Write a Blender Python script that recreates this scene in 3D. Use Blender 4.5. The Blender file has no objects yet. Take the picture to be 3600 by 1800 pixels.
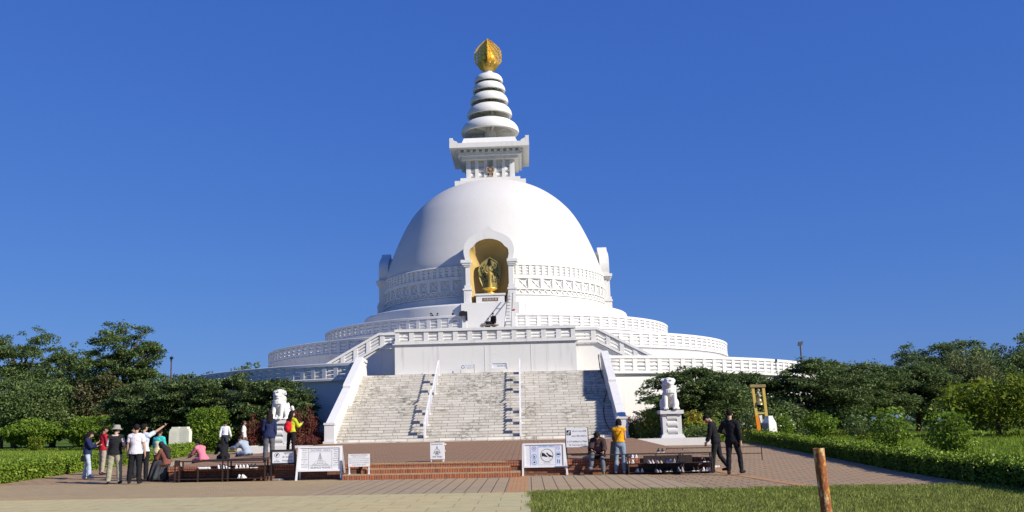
import bpy, math, random
import numpy as np
from mathutils import Vector, Matrix
random.seed(7)
RNG = np.random.default_rng(11)
sc = bpy.context.scene
COL = sc.collection
R = math.radians
sin, cos, pi = math.sin, math.cos, math.pi

# ------------------------------------------------------------------ helpers
def link(o, parent=None, loc=None, rz=None):
    COL.objects.link(o)
    if parent is not None: o.parent = parent
    if loc is not None: o.location = loc
    if rz is not None: o.rotation_euler = (0, 0, rz)
    return o

def tag(o, label=None, cat=None, group=None, kind=None):
    if label: o['label'] = label
    if cat: o['category'] = cat
    if group: o['group'] = group
    if kind: o['kind'] = kind
    return o

def thing(name, label, cat, loc=(0, 0, 0), rz=0, group=None):
    o = bpy.data.objects.new(name, None)
    o.empty_display_size = .2
    link(o, None, loc, rz)
    return tag(o, label, cat, group)

def copy_tree(o, parent=None):
    c = o.copy(); COL.objects.link(c)
    if parent is not None: c.parent = parent
    for ch in list(o.children): copy_tree(ch, c)
    return c

class MB:
    def __init__(s): s.v = []; s.f = []
    def add(s, vs, fs):
        n = len(s.v); s.v += [tuple(p) for p in vs]; s.f += [tuple(i + n for i in f) for f in fs]; return s
    def box(s, x0, x1, y0, y1, z0, z1, rz=0, at=None):
        vs = [(x, y, z) for z in (z0, z1) for x, y in ((x0, y0), (x1, y0), (x1, y1), (x0, y1))]
        if rz or at:
            c, d = cos(rz), sin(rz); a = at or (0, 0, 0)
            vs = [(c*x - d*y + a[0], d*x + c*y + a[1], z + a[2]) for x, y, z in vs]
        return s.add(vs, [(3, 2, 1, 0), (4, 5, 6, 7), (0, 1, 5, 4), (1, 2, 6, 5), (2, 3, 7, 6), (3, 0, 4, 7)])
    def hexa(s, vs):
        return s.add(vs, [(3, 2, 1, 0), (4, 5, 6, 7), (0, 1, 5, 4), (1, 2, 6, 5), (2, 3, 7, 6), (3, 0, 4, 7)])
    def lathe(s, prof, n=48, c=(0, 0, 0), a0=0, a1=2*pi, closed=False):
        full = abs(a1 - a0) > 6.28; m = n if full else n + 1; k = len(prof)
        vs = []
        for i in range(m):
            a = a0 + (a1 - a0)*i/n
            for r, z in prof: vs.append((c[0] + r*sin(a), c[1] - r*cos(a), c[2] + z))
        fs = []
        for i in range(n):
            j = (i + 1) % m
            for q in range(k if closed else k - 1):
                q2 = (q + 1) % k
                fs.append((i*k + q, j*k + q, j*k + q2, i*k + q2))
        if not full and closed:
            fs.append(tuple(range(k))); fs.append(tuple((n*k + q) for q in reversed(range(k))))
        return s.add(vs, fs)
    def loft(s, rings, cap=True):
        k = len(rings[0]); vs = [p for r in rings for p in r]; fs = []
        for i in range(len(rings) - 1):
            for q in range(k):
                q2 = (q + 1) % k
                fs.append((i*k + q, i*k + q2, (i+1)*k + q2, (i+1)*k + q))
        if cap:
            fs.append(tuple(reversed(range(k)))); fs.append(tuple((len(rings)-1)*k + q for q in range(k)))
        return s.add(vs, fs)
    def tube(s, pts, rad, n=8):
        pts = [Vector(p) for p in pts]; rings = []
        for i, p in enumerate(pts):
            d = (pts[min(i+1, len(pts)-1)] - pts[max(i-1, 0)]).normalized()
            u = d.cross(Vector((0, 0, 1)) if abs(d.z) < .95 else Vector((1, 0, 0))).normalized(); w = d.cross(u)
            r = rad[i] if isinstance(rad, (list, tuple)) else rad
            rings.append([p + u*(r*cos(2*pi*q/n)) + w*(r*sin(2*pi*q/n)) for q in range(n)])
        return s.loft(rings)
    def cap(s, p0, p1, r0, r1, n=12):
        p0 = Vector(p0); p1 = Vector(p1); d = p1 - p0; L = d.length
        d = d/L if L > 1e-6 else Vector((0, 0, 1))
        u = d.cross(Vector((0, 0, 1)) if abs(d.z) < .95 else Vector((1, 0, 0))).normalized(); w = d.cross(u)
        prof = [(.02*r0, -r0), (.6*r0, -.8*r0), (.9*r0, -.44*r0), (r0, 0), (r1, L), (.9*r1, L+.44*r1), (.6*r1, L+.8*r1), (.02*r1, L+r1)]
        return s.loft([[p0 + d*z + u*(r*cos(2*pi*q/n)) + w*(r*sin(2*pi*q/n)) for q in range(n)] for r, z in prof])
    def ell(s, c, rx, ry, rz, rot=None, n=14):
        c = Vector(c); m = n//2 + 1; rings = []
        for i in range(m + 1):
            t = pi*(i + .02)/(m + .04)
            ring = []
            for q in range(n):
                p = Vector((rx*sin(t)*cos(2*pi*q/n), ry*sin(t)*sin(2*pi*q/n), -rz*cos(t)))
                if rot is not None: p = rot @ p
                ring.append(c + p)
            rings.append(ring)
        return s.loft(rings)
    def build(s, name, mat, parent=None, smooth=False, loc=None):
        me = bpy.data.meshes.new(name); me.from_pydata(s.v, [], s.f)
        if mat: me.materials.append(mat)
        if smooth:
            me.polygons.foreach_set('use_smooth', [True]*len(me.polygons))
            if smooth == 'auto': me.set_sharp_from_angle(angle=R(35))
        me.update()
        return link(bpy.data.objects.new(name, me), parent, loc)

def quads(name, V, mat, parent=None, loc=None):
    """V: (N,4,3) separate quads."""
    V = np.ascontiguousarray(V, dtype=np.float32); n = len(V)
    me = bpy.data.meshes.new(name)
    me.vertices.add(n*4); me.vertices.foreach_set('co', V.reshape(-1))
    me.loops.add(n*4); me.loops.foreach_set('vertex_index', np.arange(n*4, dtype=np.int32))
    me.polygons.add(n); me.polygons.foreach_set('loop_start', np.arange(0, n*4, 4, dtype=np.int32))
    me.polygons.foreach_set('loop_total', np.full(n, 4, dtype=np.int32))
    me.materials.append(mat); me.update(calc_edges=True)
    return link(bpy.data.objects.new(name, me), parent, loc)

def remesh(mb, voxel, smooth_it=2):
    me = bpy.data.meshes.new('t'); me.from_pydata(mb.v, [], mb.f)
    o = bpy.data.objects.new('t', me); COL.objects.link(o)
    m = o.modifiers.new('r', 'REMESH'); m.mode = 'VOXEL'; m.voxel_size = voxel
    if smooth_it:
        m2 = o.modifiers.new('s', 'SMOOTH'); m2.iterations = smooth_it; m2.factor = .5
    dg = bpy.context.evaluated_depsgraph_get(); dg.update()
    out = bpy.data.meshes.new_from_object(o.evaluated_get(dg))
    bpy.data.objects.remove(o); bpy.data.meshes.remove(me)
    out.polygons.foreach_set('use_smooth', [True]*len(out.polygons))
    return out

# ------------------------------------------------------------------ terrain and camera
def gz(y):
    if y < -61: return 0.
    if y > -37: return .42
    return .42*(y + 61)/24
def pz(y): return .48 + .32*(min(max(y, -60.6), -36.6) + 60.6)/24   # plaza level

CAMP = Vector((2.9, -90.954, 1.55))
_F = Vector((-.06389548, .9816689, .17956488)).normalized()
_R = Vector((.9974244, .06869465, -.02063036)).normalized()
_U = _R.cross(_F)
FPX, X0 = 3300., 1626.8
K = 3600/2576
def ray(x, y): return _R*((x*K - X0)/FPX) - _U*((y*K - 900)/FPX) + _F
def on_y(x, y, Y):
    d = ray(x, y); return CAMP + d*((Y - CAMP.y)/d.y)
def on_z(x, y, Z):
    d = ray(x, y); return CAMP + d*((Z - CAMP.z)/d.z)
def at(x, y, f=gz):                      # the place on the ground seen there
    d = ray(x, y); t = 5.
    while t < 400:
        p = CAMP + d*t
        if p.z <= f(p.y): return Vector((p.x, p.y, f(p.y)))
        t += .05
    return CAMP + d*t

cd = bpy.data.cameras.new('camera'); cam = bpy.data.objects.new('camera', cd); link(cam)
cam.matrix_world = Matrix(((_R.x, _U.x, -_F.x, CAMP.x), (_R.y, _U.y, -_F.y, CAMP.y), (_R.z, _U.z, -_F.z, CAMP.z), (0, 0, 0, 1)))
cd.sensor_width = 36; cd.lens = FPX/3600*36; cd.shift_x = (1800 - X0)/3600
cd.clip_start = .1; cd.clip_end = 3000
sc.camera = cam

# ------------------------------------------------------------------ light
SUN_EL, SUN_AZ = R(31), R(30)            # azimuth measured from +X towards the viewer (-Y)
sd = Vector((cos(SUN_EL)*cos(SUN_AZ), -cos(SUN_EL)*sin(SUN_AZ), sin(SUN_EL)))
sl = bpy.data.lights.new('sun', 'SUN'); sl.energy = 5.0; sl.angle = R(.53); sl.color = (1, .93, .82)
so = bpy.data.objects.new('sun', sl); link(so, None, (40, -40, 60)); so.rotation_euler = sd.to_track_quat('Z', 'Y').to_euler()
w = bpy.data.worlds.new('World'); sc.world = w; w.use_nodes = True
nt = w.node_tree; nt.nodes.clear()
sky = nt.nodes.new('ShaderNodeTexSky'); sky.sky_type = 'NISHITA'; sky.sun_disc = False
sky.sun_elevation = SUN_EL; sky.sun_rotation = math.atan2(sd.x, sd.y)
sky.air_density = 1.0; sky.dust_density = .15; sky.ozone_density = 3.5
hs = nt.nodes.new('ShaderNodeHueSaturation'); hs.inputs['Saturation'].default_value = 1.08
bg = nt.nodes.new('ShaderNodeBackground'); bg.inputs['Strength'].default_value = .08
wo = nt.nodes.new('ShaderNodeOutputWorld')
sp_ = nt.nodes.new('ShaderNodeSeparateColor'); cb_ = nt.nodes.new('ShaderNodeCombineColor')
nt.links.new(sky.outputs[0], hs.inputs['Color']); nt.links.new(hs.outputs[0], sp_.inputs[0]); nt.links.new(cb_.outputs[0], bg.inputs[0])
for i_, (g_, t_) in enumerate(((.65, .488), (.56, .958), (.32, 3.25))):          # a clear, deep, even blue
    a_ = nt.nodes.new('ShaderNodeMath'); a_.operation = 'POWER'; a_.inputs[1].default_value = g_; b_ = nt.nodes.new('ShaderNodeMath'); b_.operation = 'MULTIPLY'; b_.inputs[1].default_value = t_
    nt.links.new(sp_.outputs[i_], a_.inputs[0]); nt.links.new(a_.outputs[0], b_.inputs[0]); nt.links.new(b_.outputs[0], cb_.inputs[i_])
nt.links.new(bg.outputs[0], wo.inputs[0])
vs_ = sc.view_settings; sc.display_settings.display_device = 'sRGB'
vs_.view_transform = 'Standard'; vs_.look = 'None'; vs_.exposure = .42; vs_.gamma = 1; vs_.use_curve_mapping = False
sc.render.resolution_x = 1024; sc.render.resolution_y = 512
sc.cycles.max_bounces = 5; sc.cycles.diffuse_bounces = 4; sc.cycles.transparent_max_bounces = 6

# ------------------------------------------------------------------ materials
def srgb(r, g, b): return tuple(((c/255)/12.92 if c/255 <= .04045 else ((c/255 + .055)/1.055)**2.4) for c in (r, g, b)) + (1,)
def lin(c): return (*c[:3], 1)
class NT:
    def __init__(s, name):
        s.m = bpy.data.materials.new(name); s.m.use_nodes = True; s.t = s.m.node_tree; s.n = s.t.nodes
        s.b = s.n['Principled BSDF']; s.out = s.n['Material Output']
        s.co = s.n.new('ShaderNodeTexCoord').outputs['Object']
    def L(s, a, b): s.t.links.new(a, b)
    def map(s, scale=(1, 1, 1), loc=(0, 0, 0), rot=(0, 0, 0), src=None):
        n = s.n.new('ShaderNodeMapping'); n.inputs['Scale'].default_value = scale; n.inputs['Location'].default_value = loc; n.inputs['Rotation'].default_value = rot
        s.L(src or s.co, n.inputs['Vector']); return n.outputs[0]
    def noise(s, scale=5, detail=4, rough=.6, vec=None):
        n = s.n.new('ShaderNodeTexNoise'); n.inputs['Scale'].default_value = scale; n.inputs['Detail'].default_value = detail; n.inputs['Roughness'].default_value = rough
        s.L(vec or s.co, n.inputs['Vector']); return n.outputs['Fac']
    def ramp(s, fac, stops):
        n = s.n.new('ShaderNodeValToRGB'); e = n.color_ramp.elements
        while len(e) < len(stops): e.new(.5)
        for el, (p, c) in zip(e, stops): el.position = p; el.color = lin(c) if isinstance(c, tuple) else (c, c, c, 1)
        s.L(fac, n.inputs[0]); return n.outputs[0]
    def mix(s, fac, a, b, mode='MIX'):
        n = s.n.new('ShaderNodeMix'); n.data_type = 'RGBA'; n.blend_type = mode
        for sock, val in ((n.inputs[0], fac), (n.inputs[6], a), (n.inputs[7], b)):
            if isinstance(val, (int, float)): sock.default_value = val
            elif isinstance(val, tuple): sock.default_value = lin(val)
            else: s.L(val, sock)
        return n.outputs[2]
    def brick(s, vec, w, h, mortar, c1, c2, cm, offset=.5, bias=0, freq=2):
        n = s.n.new('ShaderNodeTexBrick'); n.offset = offset; n.offset_frequency = freq
        for k, v in (('Scale', 1.), ('Mortar Size', mortar), ('Mortar Smooth', .3), ('Bias', bias), ('Brick Width', w), ('Row Height', h)): n.inputs[k].default_value = v
        for k, v in (('Color1', c1), ('Color2', c2), ('Mortar', cm)): n.inputs[k].default_value = lin(v)
        s.L(vec, n.inputs['Vector']); return n.outputs['Color'], n.outputs['Fac']
    def xyz(s):
        n = s.n.new('ShaderNodeSeparateXYZ'); s.L(s.co, n.inputs[0]); return n.outputs
    def comb(s, x, y, z=0):
        n = s.n.new('ShaderNodeCombineXYZ')
        for i, v in enumerate((x, y, z)):
            if isinstance(v, (int, float)): n.inputs[i].default_value = v
            else: s.L(v, n.inputs[i])
        return n.outputs[0]
    def bump(s, h, dist=.01, strength=.6):
        n = s.n.new('ShaderNodeBump'); n.inputs['Distance'].default_value = dist; n.inputs['Strength'].default_value = strength
        s.L(h, n.inputs['Height']); s.L(n.outputs[0], s.b.inputs['Normal'])
    def done(s, col, rough=.6, spec=.3, metal=0):
        if isinstance(col, tuple): s.b.inputs['Base Color'].default_value = lin(col)
        else: s.L(col, s.b.inputs['Base Color'])
        s.b.inputs['Roughness'].default_value = rough; s.b.inputs['Specular IOR Level'].default_value = spec; s.b.inputs['Metallic'].default_value = metal
        return s.m

def simple(name, c1, c2=None, scale=4, rough=.7, spec=.25, metal=0, bump=0, bscale=60):
    k = NT(name)
    if c2 is None: c2 = tuple(x*.82 for x in c1[:3])
    col = k.mix(k.ramp(k.noise(scale), [(.3, 0.), (.7, 1.)]), c1, c2)
    if bump: k.bump(k.noise(bscale, 3), bump)
    return k.done(col, rough, spec, metal)

def plaster(name, base, dirt, amount=.35, streak=True):
    k = NT(name)
    a = k.ramp(k.noise(.35, 5, .65), [(.38, 0.), (.72, 1.)])
    col = k.mix(a, base, tuple(x*.955 for x in base))
    if streak:
        st = k.ramp(k.noise(1.6, 4, .7, k.map((2.2, 2.2, .13))), [(.56, 0.), (.78, 1.)])
        n = k.n.new('ShaderNodeMath'); n.operation = 'MULTIPLY'; n.inputs[1].default_value = amount; k.L(st, n.inputs[0])
        col = k.mix(n.outputs[0], col, dirt)
    k.bump(k.noise(9, 4), .01, .35)
    return k.done(col, .72, .2)

M = {}
M['plaster'] = plaster('white_limewash', (.66, .65, .625), (.37, .355, .33), .55)
M['plaster_stain'] = plaster('stained_limewash', (.635, .62, .595), (.33, .315, .29), .5)
M['dome'] = plaster('dome_limewash', (.585, .57, .545), (.42, .40, .37), .34)
M['stone_white'] = plaster('white_painted_stone', (.65, .64, .61), (.40, .39, .35), .4)
def marble():
    k = NT('marble_slabs'); x, y, z = k.xyz()[:3]
    vec = k.comb(x, z)
    c, f = k.brick(vec, 0.92, .1656, .013, (.74, .695, .61), (.60, .56, .485), (.14, .122, .095), .37, 0, 2)
    cl = k.noise(.55, 5, .62, k.map((1, .6, 1)))
    st = k.ramp(cl, [(.44, 0.), (.62, 1.)])
    vein = k.ramp(k.noise(3.2, 6, .75, k.map((1, 1, 2.2))), [(.46, 0.), (.60, 1.)])
    m = k.n.new('ShaderNodeMath'); m.operation = 'MULTIPLY'; k.L(st, m.inputs[0]); k.L(vein, m.inputs[1])
    m2 = k.n.new('ShaderNodeMath'); m2.operation = 'MULTIPLY'; m2.inputs[1].default_value = .95; k.L(m.outputs[0], m2.inputs[0])
    col = k.mix(m2.outputs[0], c, (.17, .165, .13))
    sp = k.ramp(k.noise(1.4, 5, .7, k.map((1, 1, 1.6), (3, 1, 7))), [(.57, 0.), (.70, .7)])
    col = k.mix(sp, col, (.26, .245, .20))
    return k.done(col, .55, .3)
M['marble'] = marble()
def brickwall(name, w, h, vert=False, mix_dark=.35):
    k = NT(name); x, y, z = k.xyz()[:3]
    ad = k.n.new('ShaderNodeMath'); ad.operation = 'ADD'; k.L(x, ad.inputs[0]); k.L(y, ad.inputs[1])
    c, f = k.brick(k.comb(ad.outputs[0], z, 0), w, h, .007 if not vert else .011, ((.46, .15, .065) if vert else (.26, .10, .055)), ((.30, .095, .055) if vert else (.16, .07, .045)), (.045, .035, .03), .5 if not vert else 0.)
    ri = k.noise(6, 2, .5, k.map((2.3, 2.3, .3) if vert else (1, 1, 1)))
    c = k.mix(k.ramp(ri, [(.52, 0.), (.7, mix_dark)]), c, (.07, .05, .045))
    c = k.mix(k.ramp(k.noise(30, 3), [(.4, 0.), (.75, .35)]), c, (.42, .24, .15) if vert else (.30, .20, .13))
    k.bump(f, -.01, .8)
    return k.done(c, .85, .15)
M['brick'] = brickwall('brick_wall', .23, .075, False, .6)
M['brick_edge'] = brickwall('brick_on_edge', .078, .4, True, .6)
def paver(name, w, h, c1, c2, cm, rot=0, dirt=(.2, .17, .14), mort=.008, off=.5, dots=False):
    k = NT(name)
    v = k.map((1, 1, 1), (0, 0, 0), (0, 0, rot))
    mean = tuple((a + b)/2 for a, b in zip(c1, c2))
    c, f = k.brick(v, w, h, mort, c1, c2, mean, off)
    d = k.ramp(k.noise(.5, 6, .65), [(.36, 0.), (.68, .6)])
    c = k.mix(d, c, dirt)
    d3 = k.ramp(k.noise(.23, 6, .7, k.map((1, 1.6, 1), (7, 3, 0))), [(.44, 0.), (.60, .6)])
    c = k.mix(d3, c, tuple(x*y for x, y in zip(dirt, (1.22, 1.08, .92))))
    d2 = k.ramp(k.noise(2.6, 5, .7, k.map((1, 2.2, 1))), [(.46, 0.), (.7, .55)])
    c = k.mix(d2, c, tuple(x*.68 for x in dirt))
    d4 = k.ramp(k.noise(1.1, 6, .75, k.map((1, 2.6, 1), (2, 9, 0))), [(.56, 0.), (.70, .7)])
    c = k.mix(d4, c, tuple(x*.5 for x in dirt))
    if dots:
        vo = k.n.new('ShaderNodeTexVoronoi'); vo.inputs['Scale'].default_value = 16; vo.inputs['Randomness'].default_value = 0.
        k.L(k.co, vo.inputs['Vector'])
        c = k.mix(k.ramp(vo.outputs['Distance'], [(.2, .3), (.42, 0.)]), c, tuple(x*.5 for x in c1))
    c = k.mix(f, c, cm)
    k.bump(f, -.006, .6)
    return k.done(c, .85, .15)
M['pav_red'] = paver('red_grey_pavers', .22, .11, (0.412, 0.293, 0.163), (0.351, 0.269, 0.160), (0.175, 0.134, 0.080), R(0), (0.377, 0.301, 0.173))
M['pav_plaza'] = paver('plaza_pavers', .42, .42, (.335, .19, .108), (.275, .178, .108), (.115, .072, .045), 0, (.254, .164, .102), .018)
M['pav_tile'] = paver('tactile_tiles', .325, 6.0, (0.37, 0.285, 0.185), (0.345, 0.272, 0.18), (0.12, 0.09, 0.06), 0, (0.36, 0.275, 0.172), .016, 0., True)
M['pav_right'] = paver('weathered_pavers', .50, .36, (.375, .245, .15), (.30, .225, .145), (.10, .07, .045), 0, (.315, .23, .14), .022)
M['pav_concrete'] = paver('concrete_flags', .9, .8, (0.474, 0.419, 0.231), (0.436, 0.391, 0.220), (0.291, 0.246, 0.137), 0, (0.441, 0.386, 0.213), .014)
M['stripe'] = paver('orange_brick_band', .22, .11, (.50, .25, .11), (.43, .235, .115), (.22, .125, .075), 0, (.40, .25, .13))
def ground_m():
    k = NT('lawn_ground')
    a = k.ramp(k.noise(.12, 6, .6), [(.35, (.08, .13, .02)), (.6, (.13, .19, .026)), (.75, (.16, .20, .04))])
    b = k.mix(k.ramp(k.noise(9, 5, .7), [(.35, 0.), (.7, .8)]), a, (.03, .055, .01))
    k.bump(k.noise(14, 4), .06, .8)
    return k.done(b, .95, .05)
M['ground'] = ground_m()
M['soil'] = simple('turf_soil', (.17, .18, .045), (.105, .12, .03), 6, .95, .05, bump=.03)
def leaf(name, c1, c2, c3=None, trans=.35, rough=.55, nscale=.8):
    k = NT(name)
    g = k.n.new('ShaderNodeNewGeometry').outputs['Random Per Island']
    col = k.ramp(g, [(0., c1), (.6, c2), (1., c3 or c2)])
    col = k.mix(k.ramp(k.noise(nscale, 3), [(.35, 0.), (.65, .6)]), col, tuple(x*.62 for x in c1))
    k.done(col, rough, .25)
    tr = k.n.new('ShaderNodeBsdfTranslucent'); k.L(col, tr.inputs[0])
    mx = k.n.new('ShaderNodeMixShader'); mx.inputs[0].default_value = trans
    k.L(k.b.outputs[0], mx.inputs[1]); k.L(tr.outputs[0], mx.inputs[2]); k.L(mx.outputs[0], k.out.inputs[0])
    return k.m
M['leaf_dark'] = leaf('feathery_leaves', (0.097, 0.147, 0.053), (0.155, 0.225, 0.070), (0.240, 0.302, 0.109), .25)
M['leaf_mid'] = leaf('broad_leaves', (0.088, 0.142, 0.045), (0.156, 0.227, 0.064), (0.242, 0.312, 0.100), .28)
M['leaf_olive'] = leaf('olive_leaves', (0.112, 0.144, 0.050), (0.175, 0.206, 0.075), (0.263, 0.300, 0.125), .28)
M['leaf_brown'] = leaf('brownish_leaves', (0.108, 0.108, 0.050), (0.168, 0.156, 0.072), (0.216, 0.192, 0.090), .25)
M['leaf_bright'] = leaf('bright_leaves', (0.110, 0.198, 0.020), (0.187, 0.297, 0.029), (0.297, 0.396, 0.044), .35)
M['leaf_yellow'] = leaf('yellow_green_leaves', (0.119, 0.182, 0.014), (0.206, 0.269, 0.022), (0.317, 0.341, 0.040), .35)
M['leaf_hedge'] = leaf('hedge_leaves', (0.128, 0.213, 0.019), (0.213, 0.330, 0.027), (0.330, 0.426, 0.043), .16)
M['grass_blade'] = leaf('grass_blades', (0.172, 0.213, 0.039), (0.259, 0.310, 0.057), (0.391, 0.414, 0.115), .3, .7, 1.5)
M['amaranth'] = leaf('amaranth_leaves', (0.172, 0.040, 0.037), (0.287, 0.063, 0.057), (0.161, 0.115, 0.040), .3)
M['amaranth_pink'] = leaf('pink_brown_plumes', (0.324, 0.162, 0.149), (0.405, 0.230, 0.203), (0.216, 0.189, 0.081), .3)
M['marigold'] = leaf('marigold_leaves', (0.150, 0.262, 0.050), (0.282, 0.395, 0.065), (0.468, 0.543, 0.093), .3)
M['petal_orange'] = simple('orange_petals', (.62, .22, .015), (.55, .30, .02), 9, .7)
M['petal_yellow'] = simple('yellow_petals', (.55, .36, .02), (.5, .3, .02), 9, .7)
M['petal_white'] = simple('white_petals', (.75, .78, .72), (.62, .66, .6), 9, .7)
M['bark'] = simple('grey_brown_bark', (.11, .085, .065), (.06, .048, .038), 12, .9, .1, bump=.03, bscale=25)
M['stem'] = simple('green_stem', (.10, .11, .04), (.07, .07, .03), 9, .9)
M['gold'] = simple('polished_gold', (.90, .61, .10), (.78, .48, .06), 3, .42, .5, .55)
M['gold_dull'] = simple('gilded_bronze', (.66, .44, .09), (.48, .32, .07), 4, .45, .4, .6)
M['bronze'] = simple('greenish_gilt_relief', (.36, .30, .105), (.25, .21, .075), 5, .6, .3, .25); M['figure_gold'] = simple('dull_gilt_figure', (.38, .28, .075), (.27, .195, .05), 6, .55, .4, .4)
M['black'] = simple('black_relief', (.022, .018, .012), (.012, .01, .008), 6, .7)
M['ochre'] = simple('ochre_plaster', (.49, .35, .135), (.42, .30, .11), 1.2, .85, .1)
M['wheelstone'] = simple('brown_stone', (.33, .25, .19), (.25, .18, .14), 4, .8)
M['plaque'] = simple('brown_marble_plaque', (.17, .075, .055), (.11, .05, .04), 5, .4)
M['metal_dark'] = simple('dark_brown_paint', (.045, .028, .022), (.025, .018, .016), 8, .55, .35)
M['metal_black'] = simple('black_paint', (.02, .02, .022), (.012, .012, .013), 8, .5, .35)
M['white_paint'] = simple('white_gloss_paint', (.76, .76, .77), (.68, .68, .69), 3, .4, .4)
M['board'] = simple('white_sign_board', (.70, .71, .74), (.66, .67, .70), 2, .5, .3)
M['board_blue'] = simple('pale_blue_print', (.56, .63, .80), (.52, .60, .77), 2, .5, .3)
M['ink'] = simple('black_ink', (.02, .02, .022), (.015, .015, .016), 5, .6)
M['ink_grey'] = simple('grey_ink', (.17, .18, .20), (.13, .14, .15), 5, .6)
M['ink_blue'] = simple('blue_grey_ink', (.20, .24, .36), (.17, .21, .32), 5, .6)
M['ink_red'] = simple('red_ink', (.45, .05, .04), (.40, .045, .035), 5, .6)
M['ink_maroon'] = simple('maroon_ink', (.22, .05, .06), (.18, .04, .05), 5, .6)
M['cream'] = simple('cream_lettering', (.62, .58, .50), None, 5, .6)
M['alu'] = simple('aluminium', (.42, .42, .43), (.34, .34, .35), 5, .4, .5, .7)
M['rubber'] = simple('black_rubber', (.018, .018, .022), None, 6, .5)
M['yellow_paint'] = simple('yellow_painted_timber', (.62, .44, .10), (.48, .35, .10), 5, .6)
M['saffron'] = simple('saffron_cloth', (.75, .26, .02), (.65, .2, .02), 6, .8)
M['grey_stone'] = simple('grey_granite', (.22, .22, .24), (.16, .16, .18), 14, .6)
def rust():
    k = NT('rusty_paint')
    n1 = k.ramp(k.noise(9, 6, .7, k.map((1.6, 1.6, .7))), [(.40, 0.), (.50, 1.)])
    col = k.mix(n1, (.62, .32, .07), (.26, .085, .03))
    n2 = k.ramp(k.noise(7, 5, .7, k.map((1.4, 1.4, .6), (4, 2, 1))), [(.55, 0.), (.63, 1.)])
    col = k.mix(n2, col, (.62, .48, .24))
    n3 = k.ramp(k.noise(16, 4, .7, k.map((1, 1, 1), (9, 3, 2))), [(.58, 0.), (.66, .9)])
    col = k.mix(n3, col, (.28, .26, .21))
    k.bump(k.noise(40, 4), .004, .6)
    return k.done(col, .75, .2)
M['rust'] = rust(); M['tan_ink'] = simple('tan_ink', (.45, .38, .28), None, 5, .7)
# ------------------------------------------------------------------ the pagoda
P = M['plaster']
pagoda = thing('white_pagoda', 'great white domed pagoda with tiered terraces, marble stairs and a golden finial', 'pagoda', (0, 0, 0))
far_posts = MB()

def cyl(a, z, r): return (r*sin(a), -r*cos(a), z)
def cyl_bar(mb, a0, z0, a1, z1, w, r0, r1):
    dx = (a1 - a0)*r0; dz = z1 - z0; L = math.hypot(dx, dz); nx, nz = -dz/L*w/2/r0, dx/L*w/2
    c = [(a0 - nx, z0 - nz), (a1 - nx, z1 - nz), (a1 + nx, z1 + nz), (a0 + nx, z0 + nz)]
    mb.hexa([cyl(a, z, r0) for a, z in c] + [cyl(a, z, r1) for a, z in c])
def cyl_box(mb, a, w, r0, r1, z0, z1):
    h = w/2/r1
    mb.hexa([cyl(a - h, z0, r1), cyl(a + h, z0, r1), cyl(a + h, z0, r0), cyl(a - h, z0, r0),
             cyl(a - h, z1, r1), cyl(a + h, z1, r1), cyl(a + h, z1, r0), cyl(a - h, z1, r0)])

def arc_balustrade(Rm, ztop, H, a0, a1, step, a_ind):
    z0 = ztop - H; mb = MB(); n = int(abs(a1 - a0)/1.2)
    A0, A1 = sorted((R(a0), R(a1)))
    mb.lathe([(Rm - .18, z0), (Rm + .17, z0), (Rm + .17, z0 + .13), (Rm + .13, z0 + .18), (Rm - .14, z0 + .18)], n, a0=A0, a1=A1, closed=True)
    mb.lathe([(Rm - .2, ztop - .2), (Rm + .17, ztop - .2), (Rm + .17, ztop - .03), (Rm + .13, ztop), (Rm - .17, ztop), (Rm - .2, ztop - .03)], n, a0=A0, a1=A1, closed=True)
    bal = mb.build('balustrade', P, pagoda, 'auto')
    za, zb = z0 + .18, ztop - .2; bh = (zb - za)/3
    for k in range(3):
        zc = za + bh*(k + .5); b = MB()
        b.lathe([(Rm + .02 + .095*cos(t), zc + (bh/2 - .017)*sin(t)) for t in [2*pi*q/10 for q in range(10)]], n, a0=A0, a1=A1, closed=True)
        b.build('bar', P, bal, True)
    a = a0
    while abs(a - a0) <= abs(a1 - a0) - abs(step)*.3:
        if abs(a) <= a_ind:
            pb = MB(); cyl_box(pb, R(a), .33, Rm - .13, Rm + .135, za - .002, zb + .002); pb.build('post', P, bal)
        else: cyl_box(far_posts, R(a), .33, Rm - .13, Rm + .135, za - .002, zb + .002)
        a += step
    return bal

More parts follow.
